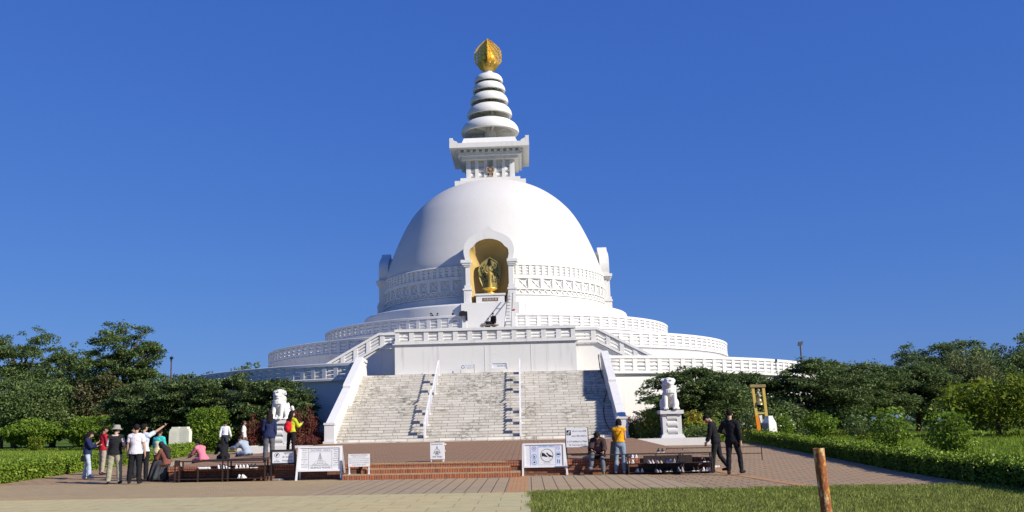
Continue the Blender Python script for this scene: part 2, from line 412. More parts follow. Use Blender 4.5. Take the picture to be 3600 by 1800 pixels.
def line_balustrade(p0, p1, H, posts, th=.3, end=.34, parent=None, outward=(0, -1)):
    """straight, level or sloping; p0, p1 = top of the rail at both ends"""
    p0, p1 = Vector(p0), Vector(p1); d = p1 - p0; hd = Vector((d.x, d.y, 0)).normalized(); nn = Vector((-hd.y, hd.x, 0))
    def slab(q0, q1, zlo, zhi, t):
        a, b = p0 + d*q0, p0 + d*q1
        return [a - nn*t/2 + Vector((0, 0, zlo)), b - nn*t/2 + Vector((0, 0, zlo)), b + nn*t/2 + Vector((0, 0, zlo)), a + nn*t/2 + Vector((0, 0, zlo)),
                a - nn*t/2 + Vector((0, 0, zhi)), b - nn*t/2 + Vector((0, 0, zhi)), b + nn*t/2 + Vector((0, 0, zhi)), a + nn*t/2 + Vector((0, 0, zhi))]
    mb = MB(); mb.hexa(slab(0, 1, -H, -H + .17, th + .1)); mb.hexa(slab(0, 1, -.19, 0, th + .12))
    bal = mb.build('balustrade', P, parent or pagoda)
    bh = (H - .36)/3
    for k in range(3):
        zc = -H + .17 + bh*(k + .5); b = MB(); rings = []
        for q in (.004, .996):
            c = p0 + d*q
            rings.append([c + nn*(.095*cos(t)) + Vector((0, 0, zc + (bh/2 - .017)*sin(t))) for t in [2*pi*i/10 for i in range(10)]])
        b.loft(rings); b.build('bar', P, bal, 'auto')
    L = d.length
    for q in posts:
        pb = MB(); pb.hexa(slab(max(0.003, q - end/2/L), min(.997, q + end/2/L), -H + .168, -.188, th)); pb.build('post', P, bal)
    return bal

# terraces
def terrace(Rw, z0, z1, ri, gap=0.):
    mb = MB(); mb.lathe([(Rw, z0), (Rw, z1 - .12), (Rw + .04, z1 - .12), (Rw + .04, z1), (ri, z1)], 180, a0=R(gap), a1=2*pi - R(gap))
    return mb.build('terrace_wall', M['plaster_stain'] if Rw > 21.3 and Rw < 25 else P, pagoda, 'auto')
terrace(28.5, .2, 4.88, 21.2, 16.6)
terrace(21.4, 4.8, 7.32, 16)
terrace(16.25, 7.3, 9.27, 12.4)
for s in (-1, 1):
    arc_balustrade(28.6, 6.08, 1.2, 17.0*s, 176*s, 1.885*s, 52)
    arc_balustrade(21.4, 8.52, 1.2, 20.5*s, 176*s, 2.53*s, 47)
    arc_balustrade(16.2, 10.44, 1.17, 7.6*s, 176*s, 3.3*s, 40)
# end posts of the upper balustrade's opening and the short steps between them
for x in (-1.93, 2.0):
    mb = MB(); mb.hexa([(x-.2, -16.42, 9.2), (x+.2, -16.42, 9.2), (x+.2, -15.9, 9.2), (x-.2, -15.9, 9.2), (x-.13, -16.3, 10.62), (x+.13, -16.3, 10.62), (x+.13, -16, 10.62), (x-.13, -16, 10.62)])
    mb.build('gate_post', P, pagoda)
mb = MB()
for k in range(11): mb.box(-1.7, 1.8, -19.8 + .32*k, -16.1, 7.25 + .177*k, 7.25 + .177*(k + 1) - .001*k)
mb.build('upper_steps', P, pagoda)

# landing block in front of the second terrace
mb = MB(); mb.box(-6.13, 6.32, -26.5, -20.2, 4.8, 7.24); mb.box(-6.28, 6.47, -26.65, -20.3, 7.24, 7.30)
for x in (-3.1, 0.09, 3.25): mb.box(x - .025, x + .025, -26.515, -26.4, 4.9, 7.235)
landing = mb.build('landing_block', P, pagoda)
line_balustrade((-6.13, -26.44, 8.30), (6.33, -26.44, 8.28), 1.0, [(.17 + i*1.01)/12.46 for i in range(13)], .28, .33)
for x in (-5.98, 6.17):
    line_balustrade((x, -26.25, 8.29), (x, -23.3, 8.29), 1.0, [.4, .75], .26, .33)
# two side flights rising from the first to the second terrace
for s, x0, x1, x2 in ((-1, -6.1, -7.7, -11.6), (1, 6.3, 8.0, 11.9)):
    yf = -23.4; mb = MB()
    pts = [(x0, 4.85), (x2, 4.85), (x2, 5.15), (x1, 7.28), (x0, 7.28)]
    def prism(pts, ya, yb):
        k = len(pts); vs = [(x, ya, z) for x, z in pts] + [(x, yb, z) for x, z in pts]
        mb.add(vs, [tuple(range(k)), tuple(reversed(range(k, 2*k)))] + [(i, i + k, (i+1) % k + k, (i+1) % k) for i in range(k)])
    prism(pts, yf, -18.3)
    fl = mb.build('side_flight', P, pagoda)
    line_balustrade((x0, yf, 8.42), (x1, yf, 8.42), 1.1, [.85], .28, .34)
    line_balustrade((x1, yf, 8.42), (x2, yf, 6.28), 1.1, [.2, .44, .68, .92], .28, .34)
    mb = MB()
    for k in range(12):
        xa = x1 + (x2 - x1)*k/12; xc_ = x1 + (x2 - x1)*(k + 1)/12; mb.box(min(xa, xc_), max(xa, xc_), yf + .2, -18.6, 4.9, 7.3 - .178*k - .003)
    mb.build('flight_steps', M['marble'], fl)

# main staircase
XL, XR, YB, ZB, RIS, TR = -8.2, 7.93, -36.8, .82, .1656, .323
ys = []; y = YB
for k in range(26):
    ys.append(y); y += TR + (1.1 if k == 12 else 0)
mb = MB(); mb.box(XL - .05, XR + .05, YB - .45, YB, .3, .815)
stair = mb.build('staircase', M['marble'], pagoda)
mb = MB(); mb.box(XL - .05, XR + .05, ys[25] + .02, -21.4, 4.6, 5.12); mb.build('landing_floor', M['marble'], stair)
for k in range(26):
    yb = ys[k+1] + .25 if k < 25 else -27.0
    b = MB(); b.box(XL, XR, ys[k], yb, k*RIS - .25, (k+1)*RIS); b.build('step', M['marble'], stair, False, (0, 0, ZB))
def zs(yy):
    kk = sum(1 for q in ys if q <= yy); return ZB + kk*RIS
ym = ys[12]
for x0, x1 in ((XL - .46, XL + .01), (XR - .01, XR + .46)):
    mb = MB(); k = 1.0
    for (ya, za, yb, zb) in ((YB - .35, ZB + 1.15, ym + .9, ZB + 13*RIS + 1.15), (ym + .905, ZB + 13*RIS + 1.42, -27.15, 5.12 + 1.3)):
        d = .12
        pts = [(ya, .2), (ya, za - .12), (ya + d, za), (yb - d, zb), (yb, zb - .1), (yb, .2)]
        vs = [(x0, a, b) for a, b in pts] + [(x1, a, b) for a, b in pts]; n = len(pts)
        mb.add(vs, [tuple(reversed(range(n))), tuple(range(n, 2*n))] + [(i, (i+1) % n, (i+1) % n + n, i + n) for i in range(n)])
        # coping, a touch wider than the wall
    ck = mb.build('cheek_wall', P, pagoda)
    mb = MB(); mb.box(x0 - .05, x1 + .05, YB - .42, YB + .12, .3, ZB + 1.02); mb.box(x0 - .09, x1 + .09, YB - .46, YB + .16, ZB + 1.02, ZB + 1.14); mb.box(x0 - .1, x1 + .1, YB - .55, YB + .15, .25, ZB + .1)
    mb.build('newel_post', P, ck)
    xm = (x0 + x1)/2
    line_balustrade((xm, -27.1, 6.38), (xm, -25.2, 6.3), 1.2, [.5, .93], .26, .3)
for xr in (-3.03, 2.45):
    mb = MB(); bars = [(YB - .1, ZB), (ym + .05, ZB + 12.6*RIS), (ym + 1.2, ZB + 13.2*RIS), (ys[25], ZB + 25.6*RIS), (-27.2, ZB + 26*RIS)]
    for h, t, wd in ((.96, .055, .08),):
        for (ya, za), (yb, zb) in zip(bars[:-1], bars[1:]):
            mb.hexa([(xr - wd/2, ya, za + h - t), (xr + wd/2, ya, za + h - t), (xr + wd/2, yb, zb + h - t), (xr - wd/2, yb, zb + h - t),
                     (xr - wd/2, ya, za + h), (xr + wd/2, ya, za + h), (xr + wd/2, yb, zb + h), (xr - wd/2, yb, zb + h)])
    rl = mb.build('handrail', M['white_paint'], pagoda)
    for k in (0, 4, 8, 12, 16, 20, 24):
        b = MB(); b.box(xr - .055, xr + .055, ys[k] + .1, ys[k] + .34, ZB + k*RIS, ZB + (k + 1)*RIS + .93 + (.12 if k in (0, 24) else 0)); b.build('rail_post', M['white_paint'], rl)

# ring under the drum
mb = MB(); mb.lathe([(12.65, 9.2), (12.65, 11.66), (12.61, 11.77), (12.52, 11.84), (12.38, 11.87), (10.2, 11.875)], 160)
mb.build('base_ring', P, pagoda, 'auto')
mb = MB(); mb.box(-2.42, 2.46, -12.68, -11.0, 9.2, 11.83)
mb.build('niche_plinth', P, pagoda)

# drum with its relief bands
mb = MB(); mb.lathe([(10.72, 11.8), (10.70, 12.68), (10.62, 12.72), (10.58, 15.3), (10.62, 15.32), (10.62, 15.46), (10.35, 15.5), (10.2, 15.5)], 200)
drum = mb.build('drum', M['plaster_stain'], pagoda, 'auto')
f1 = MB(); N = 112
for i in range(N): cyl_box(f1, 2*pi*i/N, .33, 10.5, 10.72, 14.52, 15.33)
for k in range(3):
    zc = 14.52 + .27*(k + .5); f1.lathe([(10.58 + .1*cos(t), zc + .125*sin(t)) for t in [2*pi*q/10 for q in range(10)]], 200, closed=True)
f1.lathe([(10.55, 15.33), (10.76, 15.33), (10.76, 15.40), (10.70, 15.47), (10.3, 15.52)], 200)
f1.lathe([(10.5, 14.16), (10.76, 14.16), (10.76, 14.5), (10.5, 14.52)], 200)
f1.build('railing_frieze', P, drum, 'auto')
f2 = MB(); N = 58
for i in range(N):
    a = 2*pi*i/N; da = 2*pi/N; cyl_box(f2, a, .32, 10.5, 10.73, 13.32, 14.16)
    l, r_ = a + .2/10.6, a + da - .2/10.6
    cyl_bar(f2, l, 13.36, r_, 14.12, .09, 10.5, 10.665); cyl_bar(f2, l, 14.12, r_, 13.36, .09, 10.5, 10.672)
    for (p, q, t, u) in ((l, 13.38, r_, 13.38), (l, 14.1, r_, 14.1)): cyl_bar(f2, p, q, t, u, .05, 10.5, 10.66)
    cyl_bar(f2, l, 13.36, l, 14.12, .06, 10.5, 10.658); cyl_bar(f2, r_, 13.36, r_, 14.12, .06, 10.5, 10.658)
f2.lathe([(10.5, 13.22), (10.74, 13.22), (10.74, 13.32), (10.5, 13.325)], 200)
f2.build('lattice_frieze', P, drum, 'auto')
f3 = MB(); N = 116
for i in range(N):
    a = 2*pi*i/N; da = 2*pi/N
    cyl_bar(f3, a, 12.86, a + da/2, 13.2, .09, 10.5, 10.69); cyl_bar(f3, a + da/2, 13.2, a + da, 12.86, .09, 10.5, 10.685)
f3.lathe([(10.5, 12.72), (10.77, 12.72), (10.77, 12.82), (10.68, 12.86), (10.5, 12.86)], 200)
f3.build('zigzag_frieze', P, drum, 'auto')

# dome
mb = MB()
prof = [(10.58, 15.47), (10.52, 15.9), (10.32, 16.6), (10.0, 17.5), (9.62, 18.5), (9.12, 19.65), (8.55, 20.8), (7.85, 21.9), (7.0, 22.85), (6.1, 23.62), (5.1, 24.28), (4.1, 24.75), (3.0, 25.1), (1.5, 25.35), (.05, 25.4)]
def smooth_prof(p, n=6):
    out = []
    for i in range(len(p) - 1):
        p0, p1, p2, p3 = p[max(i-1, 0)], p[i], p[i+1], p[min(i+2, len(p)-1)]
        for q in range(n):
            t = q/n
            out.append(tuple(.5*(2*p1[j] + (p2[j]-p0[j])*t + (2*p0[j]-5*p1[j]+4*p2[j]-p3[j])*t*t + (3*p1[j]-p0[j]-3*p2[j]+p3[j])*t**3) for j in (0, 1)))
    return out + [p[-1]]
mb.lathe(smooth_prof(prof), 192); mb.build('dome', M['dome'], pagoda, True)

# the four niches round the drum
def spl(pts, n):
    """resample a polyline to n points"""
    d = [0]
    for a, b in zip(pts[:-1], pts[1:]): d.append(d[-1] + math.dist(a, b))
    out = []
    for i in range(n):
        t = d[-1]*i/(n - 1); j = max(k for k in range(len(d)) if d[k] <= t + 1e-9); j = min(j, len(pts) - 2)
        u = (t - d[j])/(d[j+1] - d[j]); out.append(tuple(pts[j][q]*(1-u) + pts[j+1][q]*u for q in (0, 1)))
    return out
zb = 11.82
outer = [(2.03, zb), (2.03, 15.05), (2.03, 15.62), (2.06, 15.75), (2.16, 16.15), (2.17, 16.55), (2.08, 16.95), (1.9, 17.3), (1.62, 17.6), (1.25, 17.82), (.85, 17.98), (.48, 18.14), (.25, 18.3), (.14, 18.46), (.05, 18.56), (0, 18.58)]
inner = [(1.64, zb), (1.64, 15.05), (1.6, 15.45), (1.58, 15.62), (1.66, 15.85), (1.70, 16.15), (1.66, 16.48), (1.52, 16.68), (1.36, 16.72), (1.32, 16.82), (1.22, 16.98), (.95, 17.2), (.62, 17.34), (.3, 17.42), (0, 17.44)]
oc = spl(outer, 40); ic = spl(inner, 40)
oc = oc + [(-x, z) for x, z in reversed(oc[:-1])]; ic = ic + [(-x, z) for x, z in reversed(ic[:-1])]
def make_arch():
    mb = MB(); n = len(oc); yf, yb = -12.0, -11.1
    vs = [(x, yf, z) for x, z in oc] + [(x, yf, z) for x, z in ic] + [(x, yb, z) for x, z in oc] + [(x, yf + 1.4, z) for x, z in ic]
    fs = []
    for i in range(n - 1):
        fs += [(i, n + i, n + i + 1, i + 1), (i + 1, 2*n + i + 1, 2*n + i, i), (n + i, 3*n + i, 3*n + i + 1, n + i + 1)]
    mb.add(vs, fs)
    o2 = [(x*.93, zb + (z - zb)*.93) for x, z in oc]; vs = [(x, -11.15, z) for x, z in oc] + [(x, -11.1, z) for x, z in o2] + [(x, -9.2, z) for x, z in o2]
    mb.add(vs, [f for i in range(n - 1) for f in ((i, i + 1, n + i + 1, n + i), (n + i, n + i + 1, 2*n + i + 1, 2*n + i))])
    for s in (-1, 1):
        bk_ = [0]
        def bx(xa, xb, y0, z0, z1): bk_[0] += 1; mb.box(*(sorted((s*xa, s*xb))), y0, -11.25 + .006*bk_[0], z0, z1)
        bx(1.52, 2.42, -12.22, 15.36, 15.62); bx(1.57, 2.3, -12.15, 15.2, 15.36); bx(1.6, 2.16, -12.08, 15.06, 15.2)
        bx(1.56, 2.2, -12.12, zb + .02, zb + 1.18); bx(1.5, 2.28, -12.18, zb + 1.18, zb + 1.32); bx(1.58, 2.14, -12.10, zb + 1.32, zb + 1.62)
        bx(1.66, 2.08, -12.135, zb + .2, zb + 1.0)
        bx(1.9, 2.125, -11.7, zb, 15.2)
    return mb.build('niche_arch', P, pagoda, 'auto')
arch = make_arch()
# the recess: walls that close in to a curved back
mb = MB(); rings = []
for t in (0, .25, .5, .7, .85, .95, .995):
    s = math.sqrt(max(0, 1 - t*t)); rings.append([(x*(.25 + .75*s), -11.95 + 1.28*t, zb + (z - zb)*(.72 + .28*s)) for x, z in ic])
n = len(ic)
for a, b in zip(rings[:-1], rings[1:]):
    mb.add(a + b, [(i, i + 1, n + i + 1, n + i) for i in range(n - 1)])
mb.add(rings[-1], [tuple(range(n))]); mb.box(-1.62, 1.62, -11.98, -10.6, zb - .1, zb + .012)
mb.build('recess', M['ochre'], arch, True)
for ang in (90, -90, 180):
    c = copy_tree(arch, pagoda); c.rotation_euler = (0, 0, R(ang)); c.location = (-.95*sin(R(ang)), .95*cos(R(ang)), 0)

# square tower above the dome
mb = MB()
for h, z0, z1 in ((3.42, 23.7, 24.93), (2.9, 24.93, 25.32), (2.02, 25.32, 27.25)): mb.box(-h, h, -h, h, z0, z1)
for h, z0, z1 in ((2.75, 27.22, 27.52), (3.08, 27.52, 27.86), (2.9, 27.86, 28.12)): mb.box(-h, h, -h, h, z0, z1)
for q in range(4):
    rz = q*pi/2
    for i in range(6):
        x = -2.18 + i*4.36/5; mb.box(x - .17, x + .17, -2.36 - (.002 if i in (0, 5) else 0), -1.9, 25.33, 27.22, rz)
    for i in range(5):
        xa, xb = -2.18 + i*.872 + .17, -2.18 + (i + 1)*.872 - .17
        if q == 0 and i == 2: continue
        for zc in (25.75, 26.28):
            m2 = MB(); m2.loft([[(x, -2.02 - .22*sin(t), zc - .24*cos(t)) for t in [pi*k/8 for k in range(9)]] for x in (xa, xb)])
            c, d = cos(rz), sin(rz); mb.add([(c*x - d*y, d*x + c*y, z) for x, y, z in m2.v], m2.f)
    for i in range(11):
        x = -2.95 + i*.59; mb.box(x - .15, x + .15, -3.22, -2.8, 27.87, 28.11, rz)
tower = mb.build('square_tower', P, pagoda, 'auto')
mb = MB(); mb.box(-3.85, 3.85, -3.85, 3.85, 28.12, 28.58)
mb.hexa([(-2.85, -2.85, 28.58), (2.85, -2.85, 28.58), (2.85, 2.85, 28.58), (-2.85, 2.85, 28.58), (-2.5, -2.5, 29.45), (2.5, -2.5, 29.45), (2.5, 2.5, 29.45), (-2.5, 2.5, 29.45)])
for q in range(4):
    for e in (0, 1):
        rz = q*pi/2; c, d = cos(rz), sin(rz)
        pts = [(-3.84, 28.57), (-3.0, 28.57), (-3.12, 28.75), (-3.35, 28.84), (-3.55, 29.0), (-3.72, 29.06), (-3.84, 29.12)]
        y0, y1 = (-3.84, -3.5)
        vs = []
        for y in (y0, y1):
            for x, z in pts:
                X, Y = (x, y) if e == 0 else (y + .012, x + .012)
                vs.append((c*X - d*Y, d*X + c*Y, z - (.003 if e else 0)))
        k = len(pts); mb.add(vs, [tuple(range(k)), tuple(reversed(range(k, 2*k)))] + [(i, i + k, (i+1) % k + k, (i+1) % k) for i in range(k)])
mb.build('cornice', P, tower)
mb = MB()
def ring_y(c, r0, r1, y0, y1, n=28):
    prof = [(r0, y0), (r1, y0), (r1, y1), (r0, y1)]
    vs = [(c[0] + r*cos(2*pi*i/n), y, c[1] + r*sin(2*pi*i/n)) for i in range(n) for r, y in prof]
    mb.add(vs, [(i*4 + q, i*4 + (q+1) % 4, ((i+1) % n)*4 + (q+1) % 4, ((i+1) % n)*4 + q) for i in range(n) for q in range(4)])
cz = 26.22
ring_y((0, cz), .30, .42, -2.5, -2.28); ring_y((0, cz), .0, .11, -2.52, -2.28)
for k in range(8):
    a = k*pi/4; m2 = MB(); m2.box(.1, .31, -2.48, -2.3, -.035, .035)
    mb.add([(x*cos(a) - z*sin(a), y, cz + x*sin(a) + z*cos(a)) for x, y, z in m2.v], m2.f)
mb.box(-.26, .26, -2.46, -2.1, cz - .78, cz - .6); mb.box(-.12, .12, -2.44, -2.1, cz - .6, cz - .4)
mb.build('wheel_emblem', M['wheelstone'], tower, 'auto')

# spire of five umbrella rings on a shaft
mb = MB(); mb.lathe([(1.2, 29.4), (1.2, 29.9), (.62, 30.1), (.55, 33), (.45, 36), (.42, 37.25), (.02, 37.3)], 24)
spire = mb.build('spire', P, pagoda, 'auto')
for Rr, zR, h in ((2.92, 31.05, 1.55), (2.27, 32.8, 1.38), (1.93, 34.15, 1.22), (1.67, 35.34, 1.06), (1.45, 36.3, .98)):
    z0 = zR - .34*h; mb = MB()
    mb.lathe([(x*Rr, z0 + y*h) for x, y in ((.28, .93), (.45, .93), (.62, .88), (.78, .76), (.90, .58), (.975, .36), (1, .16), (.985, .03), (.94, 0), (.88, .02), (.82, .14), (.66, .36), (.45, .52), (.2, .58))], 56)
    for k in range(8):
        a = k*pi/4 + .2; ca, sa = cos(a), sin(a); t = .05
        m2 = MB(); m2.hexa([(.2, -t, z0 + .1*h), (Rr*.88, -t, z0 + .1*h), (Rr*.88, t, z0 + .1*h), (.2, t, z0 + .1*h), (.2, -t, z0 + .62*h), (Rr*.8, -t, z0 + .3*h), (Rr*.8, t, z0 + .3*h), (.2, t, z0 + .62*h)])
        mb.add([(ca*x - sa*y, sa*x + ca*y, z) for x, y, z in m2.v], m2.f)
    mb.build('umbrella_ring', P, spire, 'auto')

# golden finial: four openwork leaves round a jewel on a lotus cup
mb = MB(); prof = [(.45, 37.2), (.72, 37.42), (.95, 37.75), (1.02, 38.0), (.8, 38.02), (.3, 37.9)]
mb.lathe(prof, 40); mb.cap((0, 0, 37.9), (0, 0, 40.55), .14, .03)
finial = mb.build('finial', M['gold_dull'], pagoda, True)
for k in range(12):
    a = 2*pi*k/12; b = MB(); pt = []
    for (r, z, w) in ((.55, 37.3, .1), (.8, 37.5, .16), (1.0, 37.8, .2), (1.12, 38.02, .12), (1.16, 38.12, .03)):
        pt.append([cyl(a - w/r, z, r + .0), cyl(a, z + .01, r + .05), cyl(a + w/r, z, r), cyl(a, z - .01, r - .04)])
    b.loft(pt); b.build('petal', M['gold_dull'], finial, 'auto')
def leaf_panel(rot):
    """half a pointed leaf with a scalloped edge and two rows of pierced holes, as a cell grid with some cells left out"""
    mb = MB(); nu, nv = 14, 26; t = .035
    tab = ((0, .8), (.06, .97), (.2, 1.0), (.35, 1.0), (.5, .97), (.6, .87), (.69, .74), (.8, .52), (.92, .23), (1, .02))
    def edge(v):
        for (a, b), (c_, d_) in zip(tab[:-1], tab[1:]):
            if v <= c_: break
        return max(.03, 1.45*(b + (d_ - b)*(v - a)/(c_ - a))*(1 - .07*abs(sin(v*pi*8))))
    def pos(u, v):
        z = 37.95 + 2.85*v; return (edge(v)*u, z)
    hole = set()
    for j in range(2, nv - 3, 3):
        hole.add((nu - 3, j)); hole.add((nu - 3, j + 1)) 
        if 4 < j < nv - 6: hole.add((nu - 6, j + 1))
    c, s = cos(rot), sin(rot)
    for i in range(nu):
        for j in range(nv):
            if (i, j) in hole: continue
            q = [pos(i/nu, j/nv), pos((i+1)/nu, j/nv), pos((i+1)/nu, (j+1)/nv), pos(i/nu, (j+1)/nv)]
            rel = .03 if (i + j//2) % 4 == 0 else 0
            vs = [(c*x - s*(-t - rel), s*x + c*(-t - rel), z) for x, z in q] + [(c*x - s*(t + rel), s*x + c*(t + rel), z) for x, z in q]
            mb.add(vs, [(0, 1, 2, 3), (7, 6, 5, 4), (0, 4, 5, 1), (1, 5, 6, 2), (2, 6, 7, 3), (3, 7, 4, 0)])
    return mb
for rot in (R(0), R(90), R(180), R(270)):
    pl = leaf_panel(rot).build('openwork_leaf', M['gold'], finial)
    jb = MB(); c, s = cos(rot + pi/4), sin(rot + pi/4); jb.ell((.45*c, .45*s, 38.6), .30, .30, .40); jb.cap((.45*c, .45*s, 38.85), (.40*c, .40*s, 39.25), .17, .03)
    jb.build('jewel', M['gold'], finial, True)
if far_posts.v:
    o = far_posts.build('far_balustrade_posts', P, pagoda); o['kind'] = 'stuff'

# ------------------------------------------------------------------ in and by the front niche
ped = thing('statue_pedestal', 'grey white stone pedestal with a brown plaque inside the niche', 'pedestal', (0.03, -11.85, zb + .02))
mb = MB(); mb.box(-1.2, 1.2, -.25, .7, 0, .68); mb.build('pedestal_body', M['stone_white'], ped)
mb = MB(); mb.box(-1.3, 1.3, -.33, .75, .68, .83); mb.build('pedestal_top', M['stone_white'], ped)
plq = MB().box(-.66, .66, -.275, -.22, .18, .46).build('plaque', M['plaque'], ped)

stat = thing('golden_statue', 'golden standing figure with one arm raised before a leaf shaped halo in the niche', 'statue', (0.02, -11.75, zb + .85))
mb = MB()
def leafring(y, k=1.): return [(x*k, y, 1.85 + (z - 1.85)*k) for x, z in halo]
half = [(0, .5), (.38, .62), (.62, .95), (.86, 1.5), (1.0, 2.1), (1.02, 2.5), (.9, 2.95), (.66, 3.3), (.34, 3.52), (.1, 3.66), (0, 3.74)]
half = [(x, .2 + (z - .5)*.94) for x, z in half]
hf = spl(half, 24); halo = hf + [(-x, z) for x, z in reversed(hf[1:-1])]
mb.loft([leafring(.42), leafring(.34), leafring(.30, .97), leafring(.33, .93), leafring(.36, .9)])
stb = mb.build('halo', M['bronze'], stat, 'auto')
rl = MB(); rr = random.Random(5)
for side in (-1, 1):
    for colx, z0, z1 in ((.70, 1.35, 2.5), (.52, 1.05, 2.65), (.34, 1.1, 2.4)):
        z = z0
        while z < z1:
            x = side*(colx + rr.uniform(-.05, .05)); L = rr.uniform(.08, .2)
            rl.tube([(x, .335, z), (x + rr.uniform(-.08, .08), .32, z + L*.5), (x + rr.uniform(-.09, .09), .335, z + L)], rr.uniform(.02, .035), 5); z += L + rr.uniform(.02, .1)
for k in range(6): rl.tube([(-.22 + .028*k, .33, 2.58 + .1*k), (0, .31, 2.62 + .1*k), (.22 - .028*k, .33, 2.56 + .1*k)], .028, 5)
rl.cap((0, .33, 2.5), (0, .33, 3.15), .045, .02); rl.build('halo_relief', M['black'], stb, True)
mb = MB()
mb.ell((0, .1, 2.42), .13, .14, .17); mb.ell((0, .12, 2.6), .07, .07, .07); mb.cap((0, .12, 2.1), (0, .1, 2.32), .06, .055)
mb.loft([[(x*cos(t), .1 + y*sin(t), z) for t in [2*pi*q/14 for q in range(14)]] for x, y, z in ((.02, .02, .52), (.26, .2, .54), (.24, .17, .8), (.2, .15, 1.15), (.19, .14, 1.5), (.22, .15, 1.75), (.26, .15, 1.98), (.18, .12, 2.12), (.05, .05, 2.16))])
mb.cap((-.25, .1, 2.02), (-.48, .02, 2.2), .075, .06); mb.cap((-.48, .02, 2.2), (-.46, -.02, 2.62), .055, .045)
for q in range(4): mb.cap((-.49 + .02*q, -.02, 2.64), (-.50 + .026*q, -.02, 2.76), .014, .010)
mb.cap((.25, .1, 2.0), (.34, .06, 1.65), .075, .06); mb.cap((.34, .06, 1.65), (.3, -.04, 1.3), .055, .045)
for q in range(4): mb.cap((.28 + .018*q, -.05, 1.28), (.28 + .018*q, -.06, 1.16), .014, .010)
for s in (-1, 1): mb.cap((s*.1, .02, .53), (s*.11, -.14, .52), .05, .04)
fig = remesh(mb, .018); fig.materials.append(M['figure_gold']); fo = link(bpy.data.objects.new('figure', fig), stat); fo.scale = (.86, .9, .86); fo.location = (0, .02, .07)
mb = MB(); mb.lathe([(.3, 0), (.42, .02), (.42, .1), (.24, .16), (.22, .24), (.42, .32), (.56, .42), (.6, .52), (.5, .56), (.02, .56)], 20, (0, .1, -.02)); mb.build('lotus_base', M['gold'], stat, True)
# ------------------------------------------------------------------ ground and paving
def sheet(name, rows, mat, lift=0., zf=gz):
    """rows: (y, x0, x1)"""
    mb = MB(); vs = []; rows = sorted(rows)
    for y, a, b in rows: vs += [(a, y, zf(y) + lift), (b, y, zf(y) + lift)]
    mb.add(vs, [(2*i, 2*i + 1, 2*i + 3, 2*i + 2) for i in range(len(rows) - 1)])
    o = mb.build(name, mat); o['kind'] = 'structure'; return o
sheet('ground', [(-400, -900, 900), (-61, -900, 900), (-37, -900, 900), (900, -900, 900)], M['ground'])
sheet('pavement', [(-67.95, -14.6, 13.3), (-61, -14.6, 13.9), (-37, -15.2, 15.3), (-35, -15.2, 15.4)], M['pav_right'], .004)
sheet('red_paving', [(-67.95, -19, -2.6), (-61, -19, -2.6)], M['pav_red'], .008)
sheet('left_paving', [(-61, -14.8, -8.5), (-37, -15.1, -8.5)], M['pav_right'], .008)
sheet('tile_paving', [(-67.95, -2.6, 7.4), (-61, -2.6, 6.2)], M['pav_tile'], .008)
sheet('brick_band', [(-67.95, 2.32, 2.85), (-61, 2.32, 2.85)], M['stripe'], .0115)
sheet('brick_band', [(-67.95, 9.35, 9.65), (-61, 8.75, 9.05), (-45, 8.75, 9.05)], M['stripe'], .0115)
sheet('concrete_path', [(-110, -40, 2.9), (-67.95, -40, 2.9)], M['pav_concrete'], .008)
sheet('turf', [(-110, 2.9, 60), (-67.95, 2.9, 60)], M['soil'], .012)
mb = MB()
for i in range(40):                        # worn kerb between path and turf
    pass
# plaza: a low paved platform with brick sides
mb = MB()
pl_x0, pl_x1 = -8.75, 8.6
vs = []
for y in (-60.55, -36.2):
    for x in (pl_x0, pl_x1): vs += [(x, y, 0.), (x, y, pz(y) - .15)]
mb.add(vs, [(0, 2, 3, 1), (2, 6, 7, 3), (4, 0, 1, 5)])
pw = mb.build('plaza_wall', M['brick']); tag(pw, 'low brick retaining wall round the paved plaza', 'wall')
mb = MB(); vs = []
for y in (-60.58, -36.2):
    for x in (pl_x0 - .03, pl_x1 + .03): vs += [(x, y, pz(y) - .15), (x, y, pz(y))]
mb.add(vs, [(0, 2, 3, 1), (2, 6, 7, 3), (4, 0, 1, 5)])
mb.build('brick_coping', M['brick_edge'], pw)
sheet('plaza', [(-60.58, pl_x0 - .03, pl_x1 + .03), (-36.2, pl_x0 - .03, pl_x1 + .03)], M['pav_plaza'], 0, pz)
steps = thing('brick_steps', 'three orange brick-on-edge steps climbing to the plaza', 'steps', (-.15, -60.6, 0))
for x0, x1, y0, z0, z1 in ((-2.78, 2.76, -.72, 0, .175), (-2.25, 2.45, -.40, .175, .33), (-2.25, 2.3, -.08, .33, .484)):
    b = MB(); b.box(x0, x1, y0, .02, z0, z1 - .035); b.build('step', M['brick_edge'], steps)
    b = MB(); b.box(x0 + .01, x1 - .01, y0 + .012, .02, z1 - .034, z1); b.build('tread', M['pav_red'], steps)

# ------------------------------------------------------------------ white walls of the flower beds
def bed_wall(x0, x1, y, label):
    t = thing('low_wall', label, 'wall', (x0, y, 0)); z0 = gz(y) - .1
    b = MB(); b.box(0, x1 - x0, 0, .3, z0, .76); b.box(x1 - x0 - .3, x1 - x0 - .001, .3, 9, z0, .758)if x0 > 0 else b.box(.001, .3, .3, 9, z0, .758)
    b.build('wall_body', M['stone_white'], t); return t
bed_wall(8.7, 12.75, -39.5, 'low white flower bed wall below the lion among yellow flowers')
bed_wall(-13.05, -8.9, -39.5, 'low white flower bed wall below the lion among red amaranth')
sheet('bed_soil', [(-39.2, 9.2, 12.5), (-30, 9.2, 12.5)], simple('bed_earth', (.07, .05, .035), (.04, .03, .02), 6, .95), .0, lambda y: .66)
sheet('bed_soil', [(-39.2, -12.8, -9.2), (-30, -12.8, -9.2)], bpy.data.materials['bed_earth'], .0, lambda y: .60)

